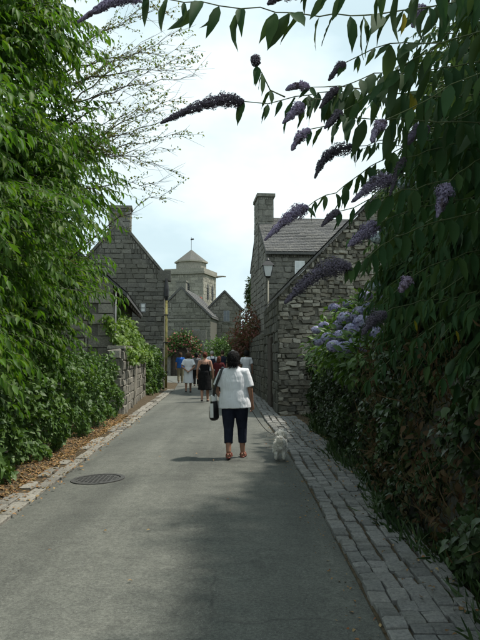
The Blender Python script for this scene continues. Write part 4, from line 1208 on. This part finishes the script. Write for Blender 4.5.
BR = [  # arching branches, tip panicle (end pixel, end distance, radius), bloom
    ([(500, -8, 2.7), (440, 5, 2.6), (380, 14, 2.5), (320, 15, 2.4), (260, 9, 2.35), (200, 4, 2.3), (150, -4, 2.3)], (78, 22, 2.25, 0.026), 'lilac_bloom'),
    ([(500, 92, 3.1), (440, 97, 3.0), (380, 92, 2.9), (320, 92, 2.8), (270, 103, 2.7), (244, 102, 2.7)], (161, 123, 2.65, 0.030), 'faded_bloom'),
    ([(480, 105, 3.4), (420, 138, 3.3), (370, 168, 3.2), (335, 192, 3.1), (308, 206, 3.0)], (265, 240, 2.95, 0.036), 'lilac_bloom'),
    ([(470, 135, 3.4), (420, 142, 3.2), (385, 140, 3.1), (358, 147, 3.0)], (315, 178, 2.95, 0.032), 'faded_bloom'),
    ([(500, 205, 3.3), (440, 220, 3.2), (395, 238, 3.1), (352, 266, 2.9)], (285, 303, 2.8, 0.045), 'faded_bloom'),
    ([(500, 25, 2.5), (440, 42, 2.5), (390, 45, 2.6), (345, 62, 2.6)], (329, 80, 2.6, 0.016), 'faded_bloom'),
    ([(500, -30, 2.2), (420, -14, 2.2), (360, -8, 2.2), (310, -10, 2.2)], (268, 4, 2.2, 0.03), 'faded_bloom'),
    ([(500, 150, 3.6), (450, 150, 3.4), (420, 165, 3.3), (392, 178, 3.2)], (352, 202, 3.1, 0.042), 'lilac_bloom'),
    ([(500, 150, 3.0), (475, 160, 2.9), (458, 172, 2.85), (446, 184, 2.8)], (437, 217, 2.78, 0.042), 'lilac_bloom'),
    ([(500, 100, 3.2), (460, 118, 3.1), (428, 126, 3.0)], (402, 147, 3.0, 0.038), 'lilac_bloom'),
    ([(480, 195, 3.4), (430, 205, 3.3), (395, 215, 3.2), (376, 224, 3.1)], (348, 246, 3.05, 0.042), 'lilac_bloom'),
    ([(480, 250, 3.6), (440, 262, 3.4), (412, 276, 3.3)], (400, 292, 3.3, 0.03), 'lilac_bloom'),
    ([(490, -12, 2.9), (450, 2, 2.9), (425, 8, 2.9)], (413, 27, 2.9, 0.035), 'lilac_bloom'),
    ([(380, 92, 2.9), (340, 86, 2.8), (310, 88, 2.75)], (286, 90, 2.75, 0.02), 'lilac_bloom'),
    ([(340, 95, 2.8), (315, 100, 2.75), (302, 104, 2.75)], (283, 123, 2.7, 0.028), 'lilac_bloom'),
    ([(285, 97, 2.75), (270, 90, 2.72), (262, 74, 2.7), (258, 66, 2.7)], (253, 57, 2.7, 0.02), 'faded_bloom'),
    ([(440, 42, 2.5), (400, 70, 2.55), (370, 95, 2.6), (345, 112, 2.6)], (325, 128, 2.6, 0.02), 'faded_bloom'),
    ([(470, 140, 3.0), (440, 148, 2.95), (405, 158, 2.9)], (390, 195, 2.9, 0.02), 'faded_bloom'),
    ([(500, 58, 2.8), (430, 70, 2.7), (375, 74, 2.7), (338, 88, 2.65)], (320, 108, 2.65, 0.018), 'faded_bloom'),
    ([(490, 122, 2.9), (410, 120, 2.8), (350, 118, 2.75), (312, 130, 2.7)], (292, 150, 2.7, 0.022), 'lilac_bloom'),
    ([(490, 170, 3.0), (415, 188, 2.95), (368, 200, 2.9), (338, 212, 2.9)], (322, 226, 2.88, 0.02), 'faded_bloom'),
    ([(490, 70, 2.4), (450, 85, 2.4), (410, 108, 2.45), (385, 120, 2.45)], (372, 142, 2.45, 0.02), 'lilac_bloom'),
    ([(470, 300, 4.2), (420, 300, 4.1), (385, 312, 4.0)], (362, 335, 3.95, 0.05), 'faded_bloom'),
]
def panicle(p0, p1, r, mat, parent):
    p0, p1 = Vector(p0), Vector(p1); L = (p1 - p0).length; r *= 1.15; n = int(600 + 6500 * L * min(1.3, r / 0.03))
    sag = Vector((random.gauss(0, 0.05) * L, 0, random.uniform(0.05, 0.16) * L)); ph = [random.uniform(0, 6) for _ in range(3)]; tp = random.uniform(0.55, 0.85)
    def ax(f): return p0.lerp(p1, f) + sag * math.sin(f * math.pi)
    lv = Leaves(); dirv = (p1 - p0).normalized()
    for k in range(n):
        f = RNG.random() ** 0.85
        rr = r * (1 - f) ** tp * (0.45 + 0.65 * smoothstep(0, 0.2, f)) * (1 + 0.2 * math.sin(f * L * 90 + ph[0]) + 0.16 * math.sin(f * L * 210 + ph[1])) + 0.003
        d = norm(np.cross(np.array(dirv), RNG.normal(0, 1, 3)) + np.array(dirv) * 0.3)
        p = np.array(ax(f)) + d * rr * RNG.uniform(0.45, 1.0)
        s = RNG.uniform(0.005, 0.0105)
        a = norm(np.cross(d, RNG.normal(0, 1, 3)))
        lv.add(p - a * s / 2, a, d, s, s * 0.8)
        b = np.cross(d, a); lv.add(p - b * s / 2, b, d, s, s * 0.8)
    o = mk('flower_spike', lv.mesh('simple'), parent, I4, G[mat])
    MB().tube([ax(i / 8) for i in range(9)], [r * 0.2 * (1 - i / 8) ** 0.8 + 0.0015 for i in range(9)], 7).build('spike_core', G['faded_bloom'], o)
    return o
for (pts, tip, bloom) in BR:
    P = [at(*q) for q in pts]
    if pts[0][0] >= 470:
        P = [BB, BB.lerp(P[0], 0.55) + Vector((0.15, 0, 0.35))] + P
    # resample
    C = [P[0]]
    for a, b in zip(P, P[1:]):
        k = max(1, int((b - a).length / 0.058))
        for i in range(1, k + 1): C.append(a.lerp(b, i / k) + Vector((random.gauss(0, 0.004), random.gauss(0, 0.004), random.gauss(0, 0.004))))
    m_ = len(C)
    MB().tube(C, [(0.0065 if pts[0][0] >= 470 else 0.0035) * (1 - 0.7 * i / m_) for i in range(m_)], 6, cap=False).build('branch', G['green_stem'], t)
    for i in range(6 if pts[0][0] >= 470 else 1, m_, 1):
        d = np.array((C[i] - C[i - 1]).normalized()); side = norm(np.cross(d, [0, 0, 1.0]))
        if random.random() < 0.06: continue
        for s in (-1, 1):
            if random.random() < 0.15: continue
            young = 0.62 if i > m_ - 4 else 1.0
            l = random.uniform(0.10, 0.19) * young
            a = norm(d * random.uniform(0.0, 0.5) + side * s * random.uniform(0.15, 0.6) + np.array([0, 0, -random.uniform(0.35, 1.3)]))
            tgt = yl if random.random() < 0.007 else bl
            tgt.add(np.array(C[i]), a, norm(side * s + np.array([0, -0.6, 0.5]) + RNG.normal(0, 0.45, 3)), l, l * random.uniform(0.24, 0.36))
    panicle(C[-1], at(*tip[:3]), tip[3], bloom, t)
for (px, py, Y) in ((404, 12, 2.4), (415, 97, 2.6), (410, 92, 2.7), (455, 330, 4), (414, 320, 4.2)):
    yl.add(at(px, py, Y), [random.gauss(0, 0.4), 0.2, -1], [0.6, -1, 0.2], 0.09, 0.026)
idx, rest = visible_pick(bl, 300)
bl.objects('leaf', t, G['buddleia_leaf'], idx)
yl.objects('yellow_leaf', t, G['yellow_leaf'], np.arange(len(yl.P)))
for k in rest: lv.add(bl.P[k], bl.D[k], bl.N[k], bl.L[k], bl.W[k])
mk('foliage', lv.mesh('leaf'), t, I4, G['buddleia_leaf'])['kind'] = 'stuff'
tw.build('twigs', G['green_stem'], t)['kind'] = 'stuff'

# far shrubs
bush('red_shrub', 'dull red leaved shrub topping the dark garden wall', 'shrub', (0.75, 29.5, 0), [((0.42, 29.3, 3.0), (0.7, 0.9, 0.8)), ((0.8, 28.2, 2.7), (0.55, 0.8, 0.6)), ((0.05, 31.0, 2.5), (0.65, 0.9, 0.6)), ((0.1, 30.2, 2.0), (0.45, 0.9, 0.5))], G['red_leaf'], 620, 0.14, 0.5)
bush('green_shrub', 'tall dark green shrub mass beyond the walkers', 'shrub', (0.3, 44, 0), [((0.35, 44, 1.6), (1.2, 1.2, 1.6)), ((-0.7, 44.5, 1.3), (0.9, 1.1, 1.35)), ((0.6, 43, 2.7), (0.7, 1, 1.0)), ((1.0, 41, 1.6), (0.8, 1.2, 1.7))], G['far_leaf'], 1200, 0.22, 0.55)
bush('pale_shrub', 'lighter green rounded shrub beside the arched gateway', 'shrub', (-2.0, 46, 0), [((-1.9, 46, 1.3), (0.8, 1.0, 1.5)), ((-1.3, 46.5, 1.8), (0.7, 1, 1.2))], G['hedge_leaf'], 1100, 0.2, 0.55)
bush('dark_cypress', 'narrow dark evergreen standing close behind the slate house', 'tree', (0.95, 45, 0), [((0.9, 45, 2.0), (0.8, 0.8, 2.0)), ((0.85, 45, 4.2), (0.65, 0.65, 1.9)), ((0.8, 45, 5.9), (0.4, 0.4, 1.1))], G['far_leaf'], 1300, 0.2, 0.4)
ct_ = thing('climbing_rose', 'red flowering climber arching over the dark gateway', 'climber', (ax + 0.9, Yg - 0.2, 0))
lv = Leaves(); rv = Leaves()
for k in range(2600):
    th = random.uniform(-0.35, math.pi + 0.2); r_ = random.gauss(1.15, 0.24)
    x, z = ax + 0.2 + r_ * math.cos(th), 1.75 + r_ * 1.0 * math.sin(th)
    if th < 0: z = random.uniform(0.3, 1.8); x = ax + 1.2 + random.gauss(0, 0.2)
    l = random.uniform(0.1, 0.2); p = [x, Yg - 0.15 + random.gauss(0, 0.12), z]
    (rv if random.random() < 0.26 else lv).add(p, norm(RNG.normal(0, 1, 3)), norm(RNG.normal(0, 0.4, 3) + [0.2, -1, 0.4]), l, l * 0.75)
MB().tube([(ax + 1.0, Yg - 0.15, 0), (ax + 1.1, Yg - 0.15, 1.6), (ax + 0.6, Yg - 0.15, 2.7), (ax - 0.5, Yg - 0.15, 2.8)], [0.05, 0.04, 0.03, 0.015], 6).build('stem', G['bark'], ct_)
mk('foliage', lv.mesh('ivy'), ct_, I4, G['hedge_leaf'])['kind'] = 'stuff'
mk('blooms', rv.mesh('ivy'), ct_, I4, G['rose_petal'])['kind'] = 'stuff'

# ------------------------------------------------------------------ people
TEXN = {}
def clouds(size):
    if size not in TEXN:
        x = bpy.data.textures.new('folds', 'CLOUDS'); x.noise_scale = size; x.noise_depth = 2; TEXN[size] = x
    return TEXN[size]

def blob(name, mb, mat, parent, M, voxel, smooth=3, fold=0.0, fsize=0.1):
    """overlapping closed shapes fused into one continuous skin"""
    o = mk(name, mesh(mb.v, mb.f, True), parent, M, mat)
    r = o.modifiers.new('fuse', 'REMESH'); r.mode = 'VOXEL'; r.voxel_size = voxel; r.use_smooth_shade = True
    s = o.modifiers.new('soft', 'SMOOTH'); s.factor = 0.5; s.iterations = smooth
    if fold:
        d = o.modifiers.new('folds', 'DISPLACE'); d.texture = clouds(fsize); d.strength = fold; d.mid_level = 0.5; d.texture_coords = 'LOCAL'
    return o

def finger_set(mb, w, d, side, k=1.0, curl=0.5):
    """palm and five fingers from the wrist w along d"""
    w, d = Vector(w), Vector(d).normalized()
    s = Vector((0, 1, 0)); s = (s - d * s.dot(d)).normalized(); nrm = d.cross(s) * -side
    mb.tube([w - d * 0.01, w + d * 0.04, w + d * 0.085], [0.027 * k, 0.036 * k, 0.036 * k], 8, ry=[0.02 * k, 0.017 * k, 0.015 * k])
    for i, (off, ln) in enumerate(((0.029, 0.062), (0.010, 0.072), (-0.010, 0.067), (-0.028, 0.052))):
        a = w + d * 0.08 + s * off; b = a + (d * math.cos(curl * 0.5) + nrm * math.sin(curl * 0.5)) * ln * 0.5
        c = b + (d * math.cos(curl * 1.6) + nrm * math.sin(curl * 1.6)) * ln * 0.5
        mb.tube([a, b, c], [0.0095 * k, 0.0088 * k, 0.0072 * k], 6)
    a = w + d * 0.025 + s * 0.03; b = a + (d * 0.6 + s * 0.6 + nrm * 0.3) * 0.045; c = b + (d * 0.9 + nrm * 0.4) * 0.03
    mb.tube([a, b, c], [0.012 * k, 0.0105 * k, 0.0085 * k], 6)

def person(label, px, Y, height, rz=0.0, x=None, stride=0.1, fine=False, skin='skin', hair='hair_brown', hair_style='short', top=None, bottom=None, shoes='leather_black',
           armL=None, armR=None, wide=1.0, tilt=0.0, group='people strolling along the lane'):
    X = (px - 240) * Y / 650; k = height / 1.65
    base = Vector((X, Y, road_z(X, Y) if Y < 46 else 0.0))
    T = Matrix.Translation(base) @ Matrix.Rotation(rz, 4, 'Z') @ Matrix.Rotation(tilt, 4, 'Y')
    t = mk('person', None, None, T); tag(t, label, 'person', group)
    M = T @ Matrix.Scale(k, 4)
    vx = 0.0075 if fine else 0.014
    w = wide
    J = {}
    for s, f in ((-1, -stride), (1, stride)):
        J[s] = dict(hip=Vector((s * 0.085 * w, 0, 0.88)), knee=Vector((s * 0.088 * w, f * 0.55 + 0.025, 0.47)), ank=Vector((s * 0.082 * w, f - (0.03 if f < 0 else 0), 0.085 + (0.03 if f < 0 else 0))))
        J[s]['sh'] = Vector((s * 0.172 * w, 0, 1.345))
    aL = armL or (Vector((-0.235 * w, -0.02, 1.09)), Vector((-0.25 * w, 0.06, 0.86)))
    aR = armR or (Vector((0.235 * w, -0.02, 1.09)), Vector((0.25 * w, 0.06, 0.86)))
    J[-1]['el'], J[-1]['wr'] = map(Vector, aL); J[1]['el'], J[1]['wr'] = map(Vector, aR)
    b = MB()
    b.rings([(0, 0, 0.82, 0.13 * w, 0.10), (0, 0, 0.93, 0.165 * w, 0.115), (0, 0, 1.07, 0.135 * w, 0.098), (0, 0, 1.22, 0.15 * w, 0.108), (0, 0, 1.33, 0.165 * w, 0.098), (0, 0, 1.40, 0.09, 0.065)], 20)
    b.tube([(0, -0.005, 1.36), (0, 0.012, 1.5)], [0.06, 0.052], 12)
    b.ball((0, 0.02, 1.56), (0.074, 0.092, 0.105), 16, 12); b.ball((0, 0.055, 1.505), (0.052, 0.056, 0.055), 12, 8)
    b.tube([(0, 0.108, 1.575), (0, 0.125, 1.535), (0, 0.108, 1.525)], [0.009, 0.016, 0.012], 8)
    b.tube([(-0.025, 0.104, 1.497), (0, 0.112, 1.498), (0.025, 0.104, 1.497)], 0.0085, 6)
    for s in (-1, 1):
        b.ball((s * 0.077, 0.01, 1.55), (0.011, 0.022, 0.032), 8, 6); b.ball((s * 0.03, 0.097, 1.565), (0.014, 0.012, 0.01), 8, 6)
        j = J[s]
        b.tube([j['hip'] + Vector((0, 0, 0.04)), j['hip'].lerp(j['knee'], 0.35), j['knee'], j['knee'].lerp(j['ank'], 0.3) + Vector((0, -0.012, 0)), j['ank']], [0.092 * w, 0.085 * w, 0.057, 0.056, 0.037], 12)
        a = j['ank']; b.tube([a + Vector((0, -0.055, -0.05)), a + Vector((0, 0.0, -0.035)), a + Vector((s * 0.01, 0.09, -0.055)), a + Vector((s * 0.012, 0.165, -0.065))], [0.03, 0.04, 0.042, 0.026], 10, ry=[0.028, 0.04, 0.026, 0.016])
        b.tube([Vector((s * 0.06, 0, 1.36)), j['sh'], j['sh'].lerp(j['el'], 0.5), j['el'], j['el'].lerp(j['wr'], 0.3), j['wr']], [0.06, 0.054, 0.047, 0.039, 0.038, 0.026], 12)
        finger_set(b, j['wr'], (j['wr'] - j['el']), s, 1.0, 0.9)
    body = blob('body', b, G[skin], t, M, vx, 3)
    # hair
    h = MB()
    if hair_style == 'short':
        h.ball((0, 0.0, 1.585), (0.1, 0.108, 0.105), 16, 10); h.ball((0, -0.045, 1.53), (0.095, 0.068, 0.09), 14, 8)
    elif hair_style == 'bun':
        h.ball((0, 0.0, 1.588), (0.084, 0.094, 0.09), 16, 10); h.ball((0, -0.04, 1.54), (0.07, 0.055, 0.07), 14, 8); h.ball((0, -0.105, 1.58), (0.045, 0.04, 0.045), 10, 8)
    elif hair_style == 'long':
        h.ball((0, 0.0, 1.588), (0.09, 0.1, 0.098), 16, 10); h.rings([(0, -0.04, 1.38, 0.07, 0.03), (0, -0.05, 1.45, 0.088, 0.05), (0, -0.03, 1.56, 0.088, 0.08)], 14)
    else:
        h.rings([(0, -0.02, 1.52, 0.074, 0.08), (0, -0.02, 1.57, 0.083, 0.09), (0, -0.012, 1.61, 0.078, 0.088), (0, 0, 1.655, 0.045, 0.055)], 14)
    blob('hair', h, G[hair], t, M, 0.008 if fine else 0.012, 2, 0.022, 0.03)
    fold = 0.012 if fine else 0.015
    # upper garment
    if top:
        kind, mat = top
        g = MB(); hem = {'tee': 0.79, 'shirt': 0.82, 'vest': 0.9, 'dress': 0.42}[kind]
        if kind == 'tee':
            g.rings([(0, -0.01, hem, 0.235 * w, 0.17), (0, -0.01, 0.90, 0.225 * w, 0.165), (0, -0.005, 1.06, 0.20 * w, 0.145), (0, -0.005, 1.2, 0.198 * w, 0.14), (0, 0, 1.29, 0.19 * w, 0.125), (0, 0, 1.365, 0.145 * w, 0.102), (0, 0, 1.42, 0.095, 0.085), (0, 0, 1.45, 0.075, 0.075)], 24)
        elif kind == 'shirt':
            g.rings([(0, 0, hem, 0.195 * w, 0.14), (0, 0, 0.95, 0.19 * w, 0.135), (0, 0, 1.08, 0.17 * w, 0.12), (0, 0, 1.22, 0.178 * w, 0.125), (0, 0, 1.33, 0.182 * w, 0.115), (0, 0, 1.39, 0.12 * w, 0.08), (0, 0, 1.43, 0.07, 0.065)], 24)
        elif kind == 'vest':
            g.rings([(0, 0, hem, 0.185 * w, 0.13), (0, 0, 1.06, 0.148 * w, 0.108), (0, 0, 1.19, 0.162 * w, 0.118), (0, 0, 1.26, 0.158 * w, 0.112)], 24)
            for s in (-1, 1): g.tube([(s * 0.09, -0.1, 1.24), (s * 0.1, -0.06, 1.36), (s * 0.1, 0.03, 1.41), (s * 0.09, 0.1, 1.25)], 0.014, 6)
        elif kind == 'dress':
            g.rings([(0, 0, hem, 0.235 * w, 0.19), (0, 0, 0.6, 0.21 * w, 0.165), (0, 0, 0.92, 0.188 * w, 0.135), (0, 0, 1.07, 0.15 * w, 0.112), (0, 0, 1.2, 0.168 * w, 0.122), (0, 0, 1.33, 0.17 * w, 0.11), (0, 0, 1.38, 0.11 * w, 0.08)], 24)
        if kind in ('tee', 'shirt'):
            for s in (-1, 1):
                j = J[s]; e = j['sh'].lerp(j['el'], 0.85 if kind == 'tee' else 0.75)
                g.tube([Vector((s * 0.05, 0, 1.34)), j['sh'] + Vector((0, 0, -0.005)), j['sh'].lerp(e, 0.5), e], [0.082, 0.076, 0.07, 0.07], 14)
        gm = blob({'tee': 'shirt', 'shirt': 'shirt', 'vest': 'top', 'dress': 'dress'}[kind], g, G[mat], t, M, vx * 1.1, 4 if not fine else 5, fold, 0.11)
    if bottom:
        kind, mat = bottom
        g = MB()
        if kind == 'skirt':
            g.rings([(0, 0.01, 0.40, 0.225 * w, 0.2), (0, 0, 0.62, 0.205 * w, 0.165), (0, 0, 0.85, 0.19 * w, 0.14), (0, 0, 0.99, 0.17 * w, 0.13), (0, 0, 1.03, 0.155 * w, 0.12)], 24)
        else:
            cut = {'trousers': 1.0, 'capri': 0.62, 'shorts': -0.1}[kind]
            g.rings([(0, 0, 0.80, 0.155 * w, 0.13), (0, 0, 0.88, 0.185 * w, 0.135), (0, 0, 0.98, 0.17 * w, 0.122), (0, 0, 1.02, 0.15 * w, 0.11)], 20)
            for s in (-1, 1):
                j = J[s]
                e = j['knee'].lerp(j['ank'], cut) if cut > 0 else j['hip'].lerp(j['knee'], 0.85)
                pts = [j['hip'] + Vector((0, 0, 0.02)), j['hip'].lerp(j['knee'], 0.4)] + ([j['knee'], e] if cut > 0 else [e])
                g.tube(pts, [0.103 * w, 0.1 * w] + ([0.078, 0.066] if cut > 0 else [0.088]), 14)
        blob({'skirt': 'skirt'}.get(kind, kind), g, G[mat], t, M, vx * 1.1, 3, fold * 0.7, 0.09)
    for s in (-1, 1):
        a = J[s]['ank']; g = MB()
        g.tube([a + Vector((0, -0.075, -0.058)), a + Vector((0, 0.0, -0.056)), a + Vector((s * 0.01, 0.1, -0.062)), a + Vector((s * 0.012, 0.185, -0.068))], [0.034, 0.042, 0.047, 0.03], 12, ry=[0.03, 0.034, 0.026, 0.018])
        if shoes == 'leather_red':
            g = MB(); g.tube([a + Vector((0, -0.075, -0.075)), a + Vector((0, 0.0, -0.07)), a + Vector((s * 0.01, 0.1, -0.078)), a + Vector((s * 0.012, 0.185, -0.08))], [0.034, 0.042, 0.05, 0.032], 12, ry=[0.012] * 4)
            g.tube([a + Vector((0.044, 0.06, -0.07)), a + Vector((0.03, 0.07, -0.02)), a + Vector((-0.03, 0.07, -0.02)), a + Vector((-0.044, 0.06, -0.07))], 0.02, 8, ry=[0.03] * 4)
            g.tube([a + Vector((0.036, -0.03, -0.06)), a + Vector((0.02, -0.062, -0.005)), a + Vector((-0.02, -0.062, -0.005)), a + Vector((-0.036, -0.03, -0.06))], 0.012, 8)
        blob('shoe', g, G[shoes], t, M, 0.009, 2)
    return t, M, J

main, Mm, Jm = person('person in white T-shirt, navy cropped trousers and red sandals walking the white dog', 236, 10.0, 1.60, -0.12, fine=True, stride=0.13, tilt=-0.025, skin='skin_tan', hair='hair_black',
                      top=('tee', 'cloth_white'), bottom=('capri', 'cloth_navy'), shoes='leather_red', wide=1.12,
                      armL=(Vector((-0.285, -0.01, 1.1)), Vector((-0.28, 0.17, 1.0))), armR=(Vector((0.258, -0.02, 1.07)), Vector((0.268, 0.05, 0.83))))
person('person in strappy black top and black skirt with auburn hair and bare shoulders', 205, 21.9, 1.65, 0, skin='skin', hair='hair_auburn', hair_style='bun', stride=0.12, top=('vest', 'cloth_black'), bottom=('skirt', 'cloth_black'), wide=1.05)
person('person in white top and white skirt with hands clasped behind the back', 188.5, 27.5, 1.65, 0, skin='skin_tan', hair='hair_brown', stride=0.13, top=('shirt', 'cloth_white'), bottom=('skirt', 'cloth_white'),
       armL=(Vector((-0.27, -0.08, 1.08)), Vector((-0.06, -0.19, 0.93))), armR=(Vector((0.27, -0.08, 1.08)), Vector((0.06, -0.2, 0.91))))
person('person in blue shirt and khaki trousers before the rose covered gateway', 180.5, 37, 1.70, 0, hair='hair_brown', top=('shirt', 'cloth_blue'), bottom=('trousers', 'cloth_khaki'))
person('person in dark grey shirt and black trousers', 196.5, 33, 1.66, 0, hair='hair_black', top=('shirt', 'cloth_grey'), bottom=('trousers', 'cloth_black'))
wp_, Mw, Jw = person('person with grey hair, white shirt and dark backpack', 212, 28.5, 1.74, 0.1, hair='hair_grey', hair_style='bald', top=('shirt', 'cloth_white'), bottom=('trousers', 'cloth_khaki'))
person('person in navy shirt walking by the shrubs', 222.5, 28.5, 1.76, 0, hair='hair_brown', hair_style='bald', top=('shirt', 'cloth_navy'), bottom=('trousers', 'cloth_black'))
person('person in maroon shirt with black trousers', 219, 25.0, 1.50, -0.1, hair='hair_auburn', hair_style='long', top=('shirt', 'cloth_maroon'), bottom=('trousers', 'cloth_black'))
person('person with grey hair and khaki shirt by the wall', 233, 27.0, 1.78, 0, hair='hair_grey', hair_style='bald', top=('shirt', 'cloth_khaki'), bottom=('trousers', 'cloth_grey'))
person('person in white shirt and grey trousers close to the garden wall', 246.3, 27.5, 1.76, 0.1, hair='hair_black', top=('shirt', 'cloth_white'), bottom=('trousers', 'cloth_grey'))

lv = Leaves()
for i in range(1500):
    d = norm(RNG.normal(0, 1, 3) + [0, -0.25, 0.15])
    if d[1] > 0.55 and d[2] < 0.4: continue
    c = np.array([0, 0.0, 1.582]) if d[2] > -0.2 else np.array([0, -0.04, 1.54])
    p = Mm @ Vector(c + d * np.array([0.098, 0.106, 0.104]))
    L = RNG.uniform(0.03, 0.07)
    lv.add(np.array(p), norm(np.cross(d, RNG.normal(0, 1, 3)) * 0.5 + d * 0.25 + [0, 0, -0.8]), d, L, 0.006)
mk('hair_strands', lv.mesh('blade'), main, I4, G['hair_black'])['kind'] = 'stuff'

# backpack strap bag of the grey-haired walker
bp = tag(mk('backpack', None, None, Mw), 'small dark backpack on a white shirt', 'backpack')
g = MB(); g.rings([(0.03, -0.17, 1.02, 0.1, 0.05), (0.03, -0.19, 1.08, 0.12, 0.075), (0.03, -0.185, 1.22, 0.12, 0.07), (0.03, -0.16, 1.33, 0.08, 0.04)], 14)
blob('pouch', g, G['cloth_navy'], bp, Mw, 0.015, 2)
for s in (-1, 1):
    MB().tube([(0.03 + s * 0.07, -0.15, 1.3), (0.03 + s * 0.09, -0.06, 1.415), (0.03 + s * 0.1, 0.06, 1.40), (0.03 + s * 0.1, 0.125, 1.25), (0.03 + s * 0.12, 0.02, 1.06), (0.03 + s * 0.09, -0.13, 1.06)], 0.016, 6).build('strap', G['cloth_navy'], bp, Mw)

# handbag at the walker's left side
hb = tag(mk('handbag', None, None, Mm), 'black shoulder bag with white band carried at the hip', 'handbag')
hx = -0.335
g = MB(); g.rings([(hx, 0.03, 0.60, 0.055, 0.13), (hx, 0.03, 0.63, 0.075, 0.16), (hx, 0.03, 0.78, 0.068, 0.155), (hx, 0.03, 0.93, 0.045, 0.14)], 16)
blob('bag_body', g, G['leather_black'], hb, Mm, 0.009, 2, 0.012, 0.06)
g = MB(); g.rings([(hx, 0.03, 0.90, 0.058, 0.15), (hx, 0.03, 0.985, 0.05, 0.145), (hx, 0.03, 1.0, 0.03, 0.12)], 16)
blob('bag_flap', g, G['leather_white'], hb, Mm, 0.009, 2)
MB().box((hx - 0.012, -0.128, 0.76), (0.05, 0.02, 0.22)).build('white_panel', G['leather_white'], hb, Mm)
g = MB(); g.tube([(hx + 0.01, -0.09, 0.97), (-0.285, -0.125, 1.12), (-0.225, -0.13, 1.27), (-0.175, -0.05, 1.425), (-0.17, 0.05, 1.43), (-0.215, 0.15, 1.28), (-0.28, 0.17, 1.1), (hx + 0.01, 0.13, 0.97)], [0.02] * 8, 8, ry=[0.006] * 8)
g.build('strap', G['leather_black'], hb, Mm)

# small white dog
dx, dy = (280 - 240) * 9.9 / 650, 9.9
Td = Matrix.Translation((dx, dy, 0.036)) @ Matrix.Rotation(-0.12, 4, 'Z') @ Matrix.Scale(0.92, 4)
dog = tag(mk('dog', None, None, Td), 'small fluffy white dog on a lead beside the setts', 'dog')
b = MB()
b.tube([(0, -0.17, 0.235), (0, -0.12, 0.245), (0, -0.02, 0.235), (0, 0.09, 0.235), (0, 0.17, 0.25), (0, 0.21, 0.26)], [0.05, 0.088, 0.083, 0.09, 0.085, 0.05], 14, ry=[0.05, 0.09, 0.08, 0.1, 0.095, 0.05])
b.tube([(0, 0.17, 0.27), (0, 0.215, 0.325), (0, 0.235, 0.36)], [0.06, 0.052, 0.05], 10)
b.ball((0, 0.25, 0.375), (0.065, 0.068, 0.06), 12, 8); b.tube([(0, 0.29, 0.36), (0, 0.345, 0.345), (0, 0.36, 0.345)], [0.035, 0.026, 0.018], 8)
for s in (-1, 1):
    b.tube([(s * 0.055, 0.13, 0.22), (s * 0.055, 0.115, 0.13), (s * 0.055, 0.135, 0.03), (s * 0.055, 0.16, 0.015)], [0.04, 0.027, 0.021, 0.018], 8)
    b.tube([(s * 0.058, -0.11, 0.22), (s * 0.06, -0.07, 0.155), (s * 0.06, -0.165, 0.10), (s * 0.06, -0.155, 0.03), (s * 0.06, -0.125, 0.014)], [0.058, 0.045, 0.028, 0.021, 0.018], 8)
    b.ball((s * 0.068, 0.24, 0.36), (0.016, 0.03, 0.055), 8, 6)
b.tube([(0, -0.16, 0.28), (0, -0.205, 0.33), (0, -0.18, 0.375), (0, -0.12, 0.38)], [0.022, 0.022, 0.022, 0.014], 8)
blob('body', b, G['fur_white'], dog, Td, 0.008, 2, 0.015, 0.03)
lv = Leaves()
def fur(c, r, n, l):
    c, r = np.array(c), np.array(r)
    for k in range(n):
        d = norm(RNG.normal(0, 1, 3)); p = c + d * r
        L = l * RNG.uniform(0.5, 1.0); lv.add(p, norm(d * 0.35 + RNG.normal(0, 0.3, 3) + [0, -0.1, -0.45]), norm(d + RNG.normal(0, 0.35, 3)), L, 0.014)
fur((0, -0.1, 0.245), (0.085, 0.09, 0.085), 1500, 0.05); fur((0, 0.08, 0.24), (0.085, 0.11, 0.09), 900, 0.05); fur((0, 0.25, 0.375), (0.065, 0.065, 0.06), 700, 0.045)
for s in (-1, 1):
    fur((s * 0.06, -0.09, 0.17), (0.045, 0.055, 0.06), 450, 0.04); fur((s * 0.06, -0.15, 0.075), (0.02, 0.022, 0.05), 260, 0.018); fur((s * 0.055, 0.125, 0.09), (0.022, 0.022, 0.07), 260, 0.018); fur((s * 0.072, 0.24, 0.35), (0.016, 0.028, 0.055), 220, 0.04)
fur((0, -0.18, 0.35), (0.03, 0.04, 0.04), 350, 0.05)
for i in range(len(lv.P)):
    lv.P[i] = np.array(Td @ Vector(lv.P[i])); lv.D[i] = np.array(Td.to_3x3() @ Vector(lv.D[i]))
mk('fur', lv.mesh('simple'), dog, I4, G['fur_white'])['kind'] = 'stuff'
MB().ball((0, 0.368, 0.35), (0.012, 0.01, 0.01), 8, 6).build('nose', G['leather_black'], dog, Td)
for s in (-1, 1): MB().ball((s * 0.028, 0.308, 0.39), 0.008, 8, 6).build('eye', G['leather_black'], dog, Td)
cr = [Vector((0.058 * math.cos(a), 0.20 + 0.03 * math.sin(a), 0.305 + 0.045 * math.sin(a) * -0.6)) for a in [2 * math.pi * i / 12 for i in range(13)]]
MB().tube(cr, 0.007, 6).build('collar', G['leather_red'], dog, Td)

# lead from hand to collar
hand = Mm @ (Jm[1]['wr'] + Vector((0.0, 0.02, -0.1))); nk = Td @ Vector((0.0, 0.19, 0.335))
P = []
for i in range(13):
    f = i / 12; P.append(hand.lerp(nk, f) - UP * 0.10 * math.sin(f * math.pi))
tag(MB().tube(P, 0.005, 6).build('dog_lead', G['leather_black'], None), 'thin dark lead hanging between the walker and the dog', 'lead')
